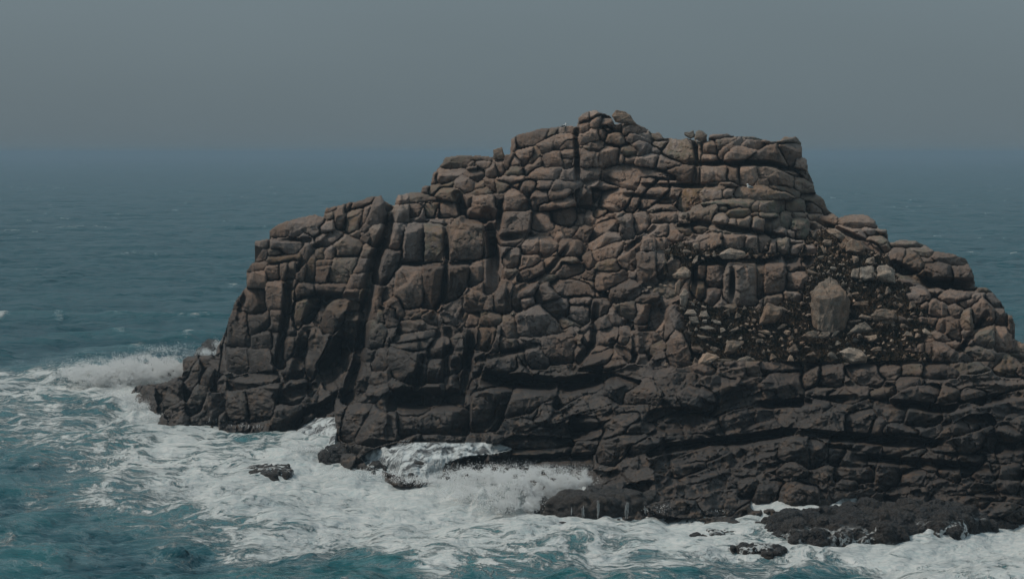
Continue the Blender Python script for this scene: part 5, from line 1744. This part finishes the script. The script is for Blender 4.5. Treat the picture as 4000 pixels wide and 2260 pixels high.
# rows get wider with distance so that triangles stay about equal as seen from the cliff
tanv = np.r_[np.linspace(0.42, 0.24, 30, endpoint=False), np.linspace(0.24, 0.07, 215, endpoint=False), np.linspace(0.07, 0.0025, 260), [0.0014, 0.0009]]
rows = CAM_H / tanv
xs = np.r_[np.linspace(-0.62, -0.30, 60, endpoint=False), np.linspace(-0.30, 0.30, 740), np.linspace(0.30, 0.62, 61)[1:]]
XX = rows[:, None] * xs[None, :]; YY = np.repeat(rows[:, None], len(xs), 1)
x, y = XX.ravel(), YY.ravel()
pu, pv = project(x, y, 0 * x)
pu /= P; pv /= P
foam = np.zeros(len(x))
for a in range(0, len(x), 40000):
    sl = slice(a, a + 40000)
    d2 = ((pu[sl, None] - fp[None, :, 0]) / 1.6) ** 2 + (pv[sl, None] - fp[None, :, 1]) ** 2
    w = 1 / (d2 + 60) ** 1.6
    foam[sl] = (w * fp[None, :, 2]).sum(1) / w.sum(1)
far = sstep(260, 190, y)
foam *= far
h1, dx1, dy1, _ = T1; h2, dx2, dy2, _ = T2
amp = 0.34
near = sstep(900, 300, y)
z = amp * tile_at(h1, 173.0, x, y) + 0.105 * near * tile_at(h2, 47.0, x, y)
ddx = amp * tile_at(dx1, 173.0, x, y) + 0.10 * near * tile_at(dx2, 47.0, x, y)
ddy = amp * tile_at(dy1, 173.0, x, y) + 0.10 * near * tile_at(dy2, 47.0, x, y)
crest = z / amp
for (cu_, cv_, a_, sy, hh, lean) in ((1205, 1268, 75, 1.3, 1.0, .2), (250, 1028, 110, 2.4, 1.2, 0), (345, 1050, 60, 2.2, 1.5, .4), (432, 1394, 42, .8, .8, 0), (850, 1398, 140, 1.4, .45, 0),
                                     (95, 1398, 110, 1.4, .45, 0), (2330, 1338, 55, .9, .5, 0), (1100, 1400, 120, 1.2, .4, .1), (230, 950, 150, 3.0, 1.3, 0), (340, 955, 70, 2.2, 1.9, 0), (1300, 1262, 95, 1.5, 2.3, .12), (1230, 1215, 110, 2.0, 1.0, 0), (600, 1285, 150, 2, .35, 0), (15, 1358, 30, .7, .6, 0), (1300, 1332, 110, 1.5, .25, .2)):
    cx, cyy = float(cu_ * P), float(cv_ * P)
    Yc = float(water_y(cx, cyy)); Xc = (cx - 2000) / FP * Yc / CP
    wx = a_ * P / FP * Yc
    g = np.exp(-(((x - Xc) / wx) ** 2 + ((y - Yc - lean * (x - Xc)) / sy) ** 2))
    z = z + hh * g * (0.8 + 0.5 * fbm(x * 0.8, y * 0.5, 91, 2))
# broken surf is lumpy
z = z + foam * near * (-0.16 + 0.30 * fbm(x * 0.35, y * 0.28, 93, 4) + 0.1 * np.abs(fbm(x * 1.3, y * 0.8, 97, 3)))
# whitecaps where crests pinch
pinch = tile_at(h1, 173.0, x, y) * 0.5 + tile_at(h2, 47.0, x, y) * 0.30 + 0.8 * fbm(x * 0.02, y * 0.012, 99, 3)
caps = sstep(1.22, 1.85, pinch) * 0.8
foam = np.clip(np.maximum(foam, caps * (0.35 + 0.65 * sstep(900, 150, y))), 0, 1)
aer = np.clip(0.12 + 0.55 * far * foam + 0.22 * np.clip(crest, -1, 2.5) * sstep(400, 120, y), 0, 1)
verts = np.stack([x - 0.9 * ddx, y - 0.9 * ddy * near, z], -1)
nr, ncx = XX.shape
g = np.arange(nr * ncx).reshape(nr, ncx)
fc = np.stack([g[:-1, :-1], g[:-1, 1:], g[1:, 1:], g[1:, :-1]], -1).reshape(-1, 4)
sea = tag(link('sea', mesh_from('sea', verts, fc, M_WATER, True, {'foam': foam, 'aerated': aer})), kind='structure')
# the sea bed keeps the water surface from being a loose sheet
me = bpy.data.meshes.new('sea_bed')
me.from_pydata([(-14000, 5, -9), (14000, 5, -9), (14000, 26000, -9), (-14000, 26000, -9)], [], [(0, 1, 2, 3)])
me.materials.append(plain('sea_bed', (0.02, 0.05, 0.06), 0.9, 0))
tag(link('sea_bed', me), kind='structure')

# ------------------------------------------------------------------ run-off: thin falls of white water on the rock faces
prng = np.random.default_rng(31)
def runoff(lab, streams, dens=1.0):
    vv, ff = [], []; n = 0
    for (u0, v0, u1, v1, wid, cnt) in streams:
        for k in range(int(cnt * dens)):
            s = prng.uniform(-.5, .5)
            ua, ub = u0 + s * wid, u1 + s * wid * 1.3
            a0 = prng.uniform(0, .45); a1 = prng.uniform(a0 + .25, 1.05)
            tt = np.linspace(a0, min(a1, 1.0), 9)
            uu = (ua + (ub - ua) * tt + 2.5 * fbm(tt * 3 + k, tt * 0 + u0, 7, 2)) * P
            v_ = (v0 + (v1 - v0) * tt) * P
            hw = prng.uniform(.3, .8) * np.sin(np.clip(tt * 2.6 + .35, 0, 3)) ** .5 * P
            Y = surf_y(uu, v_); Y = np.minimum(np.minimum(surf_y(uu - 5, v_), surf_y(uu + 5, v_)) + .25, Y) - 0.05
            if 1400 < u0 < 1650: Y = np.full(9, float(water_y(u0 * P, 1317 * P)))
            elif wid < 16: Y = np.full(9, Y.min()) + 0.03 * np.arange(9)[::-1]
            a = unproject(uu - hw, v_, Y + .06); b = unproject(uu, v_, Y - .05); c = unproject(uu + hw, v_, Y + .06)
            m = np.stack([a, b, c], 1).reshape(-1, 3)
            vv.append(m)
            for q in range(8):
                if abs(Y[q + 1] - Y[q]) > .45: continue
                o = n + q * 3
                ff.append((o, o + 3, o + 4, o + 1)); ff.append((o + 1, o + 4, o + 5, o + 2))
            n += len(m)
    return tag(link('water_fall', mesh_from('water_fall', np.concatenate(vv), np.array(ff), M_FALL, True)), lab, 'waterfall', 'white run-off falling down the rocks', 'stuff')
runoff('fan of white water pouring down the dark cleft at the left cliff foot', [(815, 1052, 800, 1120, 40, 18), (780, 1065, 748, 1112, 24, 9)])
runoff('white water sliding down the short step behind the two-humped rock', [(1022, 1102, 1008, 1120, 22, 22)])
runoff('curtain of white water falling off the ledge right of the split rock', [(1110, 1150, 1095, 1205, 50, 50), (1085, 1150, 1080, 1200, 20, 20), (985, 1140, 960, 1190, 60, 50)])
runoff('thin white trickles on the low dark ledge beside the breaking wave', [(1437, 1268, 1436, 1298, 3, 3), (1466, 1268, 1466, 1304, 9, 8), (1506, 1256, 1502, 1304, 6, 9), (1578, 1260, 1574, 1304, 8, 10), (1622, 1268, 1622, 1292, 3, 3)])
runoff('white threads of water dropping from the small ledge under the left cliff', [(525, 1048, 523, 1064, 8, 5), (600, 1060, 600, 1076, 30, 12), (640, 1066, 640, 1078, 40, 12), (545, 1049, 545, 1062, 4, 3)])
runoff('white streams draining through the long black reef', [(1965, 1318, 1955, 1352, 8, 8), (2240, 1320, 2215, 1350, 14, 10), (2290, 1308, 2300, 1335, 10, 8), (2075, 1322, 2050, 1350, 30, 12)])

# ------------------------------------------------------------------ spray: clouds of separate droplets
tet = np.array([[1, 0, -.6], [-.6, .85, -.6], [-.6, -.85, -.6], [0, 0, .95]])
tfc = np.array([[0, 1, 3], [1, 2, 3], [2, 0, 3], [0, 2, 1]])
def spray(lab, blobs, cat='spray'):
    """blobs: centre u, v (sheet P), half widths in px, distance m, depth spread m, count, droplet radius m"""
    pts, rad = [], []
    for (u, v, a, b, Y, dY, cnt, r0) in blobs:
        k = int(cnt * 3.0); r0 = r0 * 0.92
        uu = prng.normal(0, .5, k); vv = prng.normal(0, .5, k)
        uu_ = u + uu * a; vv_ = v + vv * b
        n = fbm(uu_ / 26, vv_ / 18, 400, 4)
        keep = (prng.random(k) < np.clip(0.66 + 1.3 * n, 0.04, 1))
        uu_, vv_ = uu_[keep], vv_[keep]
        YY_ = Y + prng.normal(0, dY, len(uu_))
        p = unproject(uu_ * P, vv_ * P, YY_)
        p = p[p[:, 2] > -0.2]
        rr_ = np.hypot((project(*p.T)[0] / P - u) / a, (project(*p.T)[1] / P - v) / b); pts.append(p); rad.append(r0 * np.exp(prng.normal(0, .3, len(p))) * np.clip(1.15 - .42 * rr_, .28, 1.1))
    pts = np.concatenate(pts); rad = np.concatenate(rad)
    n = len(pts)
    th = prng.uniform(0, 6.28, n); c, s = np.cos(th), np.sin(th)
    t = tet[None] * rad[:, None, None]
    q = np.stack([t[..., 0] * c[:, None] - t[..., 1] * s[:, None], t[..., 0] * s[:, None] + t[..., 1] * c[:, None], t[..., 2]], -1) + pts[:, None]
    f = tfc[None] + 4 * np.arange(n)[:, None, None]
    return tag(link('spray', mesh_from('spray', q.reshape(-1, 3), f.reshape(-1, 3), M_SPRAY, False)), lab, cat, 'clouds of sea spray', 'stuff')
spray('soft cloud of white spray breaking over the low left tip of the rock', [
    (280, 945, 100, 26, 203, 2.5, 12000, .045), (350, 930, 90, 30, 203, 2.5, 12000, .042), (410, 935, 60, 26, 200, 2, 7000, .04), (445, 925, 34, 24, 199, 2, 3500, .035),
    (230, 935, 90, 22, 206, 3, 7000, .042), (390, 905, 90, 22, 206, 3, 2600, .035), (300, 915, 150, 24, 210, 4, 2600, .033), (420, 880, 80, 20, 215, 4, 700, .03), (315, 975, 40, 20, 200, 1.5, 2500, .045)])
spray('bursting white wave striking the low ledge in the middle of the shore', [
    (1230, 1195, 120, 24, 142, 2, 9000, .034), (1330, 1225, 110, 42, 137, 1.6, 22000, .034), (1290, 1265, 90, 36, 135, 1.4, 14000, .034), (1420, 1215, 60, 26, 137, 1.4, 6000, .03), (1470, 1208, 30, 14, 137, 1, 1600, .026),
    (1468, 1190, 10, 16, 137, .6, 350, .026), (1360, 1180, 70, 14, 139, 1.5, 900, .026), (1340, 1272, 40, 26, 134, 1, 3500, .032), (1180, 1240, 90, 24, 139, 2, 5000, .034), (1440, 1180, 60, 16, 138, 1, 250, .022)])
spray('small splash of spray where surf meets the ledge right of the trickles', [(1650, 1283, 50, 9, 131, .8, 1600, .028), (1670, 1277, 20, 10, 131, .8, 700, .026), (1760, 1285, 60, 6, 132, .8, 500, .026)])
spray('thin veil of spray in front of the dark rock behind the left cliff', [(520, 885, 28, 12, 232, 2, 900, .035), (545, 872, 14, 18, 232, 2, 500, .035)])
spray('white spray along the foot of the pouring ledge', [(960, 1195, 130, 14, 150, 1.5, 5000, .033), (1080, 1208, 90, 14, 146, 1.5, 4000, .033), (800, 1130, 80, 8, 159, 1.2, 1500, .033)])
spray('white curling crest of surf against the left tip of the rock', [(340, 1020, 40, 16, 186, 1.5, 1800, .04), (380, 1050, 50, 10, 180, 1.5, 1500, .038), (300, 1000, 60, 16, 192, 2, 2200, .04)])

# ------------------------------------------------------------------ the near headland, whose grassy edge just enters the lower right corner
bm = bmesh.new()
bmesh.ops.create_icosphere(bm, subdivisions=5, radius=1)
for v_ in bm.verts:
    c = v_.co
    zz = c.z
    w = 1.0 + 0.9 * max(0, -zz)
    d = 1 + 0.12 * mnoise.noise(c * 3) + 0.05 * mnoise.noise(c * 9)
    v_.co = Vector((c.x * 5.2 * w * d, c.y * 6 * w * d, zz * (1.6 if zz > 0 else 19) * d))
me = bpy.data.meshes.new('headland'); bm.to_mesh(me); bm.free(); me.materials.append(M_DARK)
for p in me.polygons: p.use_smooth = True
hx, hy, hz = 16.62, 41.0, 14.85
tag(link('headland', me, loc=(hx, hy, hz)), kind='structure')
n = 9000
a = prng.uniform(0, 6.28, n); rr = np.sqrt(prng.random(n))
gx, gy = np.cos(a) * rr, np.sin(a) * rr
gz = np.sqrt(np.clip(1 - gx ** 2 - gy ** 2, 0, 1)) * 1.6
base = np.stack([gx * 5.2 + hx, gy * 6 + hy, gz + hz - .1], -1)
th = prng.uniform(0, 6.28, n)
dx = np.stack([np.cos(th), np.sin(th), 0 * th], -1) * 0.02
tip = base + np.stack([prng.normal(0, .12, n), prng.normal(0, .12, n), prng.uniform(.2, .5, n)], -1)
M_DRY = plain('dry_grass', (0.12, 0.10, 0.06), 1, 0, .4, 2)
tag(link('headland_grass', mesh_from('headland_grass', np.stack([base - dx, base + dx, tip], 1).reshape(-1, 3), np.arange(3 * n).reshape(-1, 3), M_DRY, False)),
    'dry grass on the near headland at the lower right corner', 'grass', kind='stuff')

# ------------------------------------------------------------------ the air: even sea haze
me = bpy.data.meshes.new('haze')
b0, b1 = (-15500, -60, -11), (15500, 28500, 30.2)
vs_ = [(x_, y_, z_) for z_ in (b0[2], b1[2]) for y_ in (b0[1], b1[1]) for x_ in (b0[0], b1[0])]
me.from_pydata(vs_, [], [(0, 2, 3, 1), (4, 5, 7, 6), (0, 1, 5, 4), (2, 6, 7, 3), (0, 4, 6, 2), (1, 3, 7, 5)])
m = bpy.data.materials.new('sea_haze'); m.use_nodes = True
m.node_tree.nodes.clear()
o_ = m.node_tree.nodes.new('ShaderNodeOutputMaterial'); pvn = m.node_tree.nodes.new('ShaderNodeVolumePrincipled')
pvn.inputs['Density'].default_value = HAZE_DENSITY
pvn.inputs['Color'].default_value = (*HAZE_COLOR, 1)
pvn.inputs['Absorption Color'].default_value = (0, 0, 0, 1)
pvn.inputs['Anisotropy'].default_value = 0.0
m.node_tree.links.new(pvn.outputs[0], o_.inputs['Volume'])
me.materials.append(m)
tag(link('haze', me), kind='stuff')
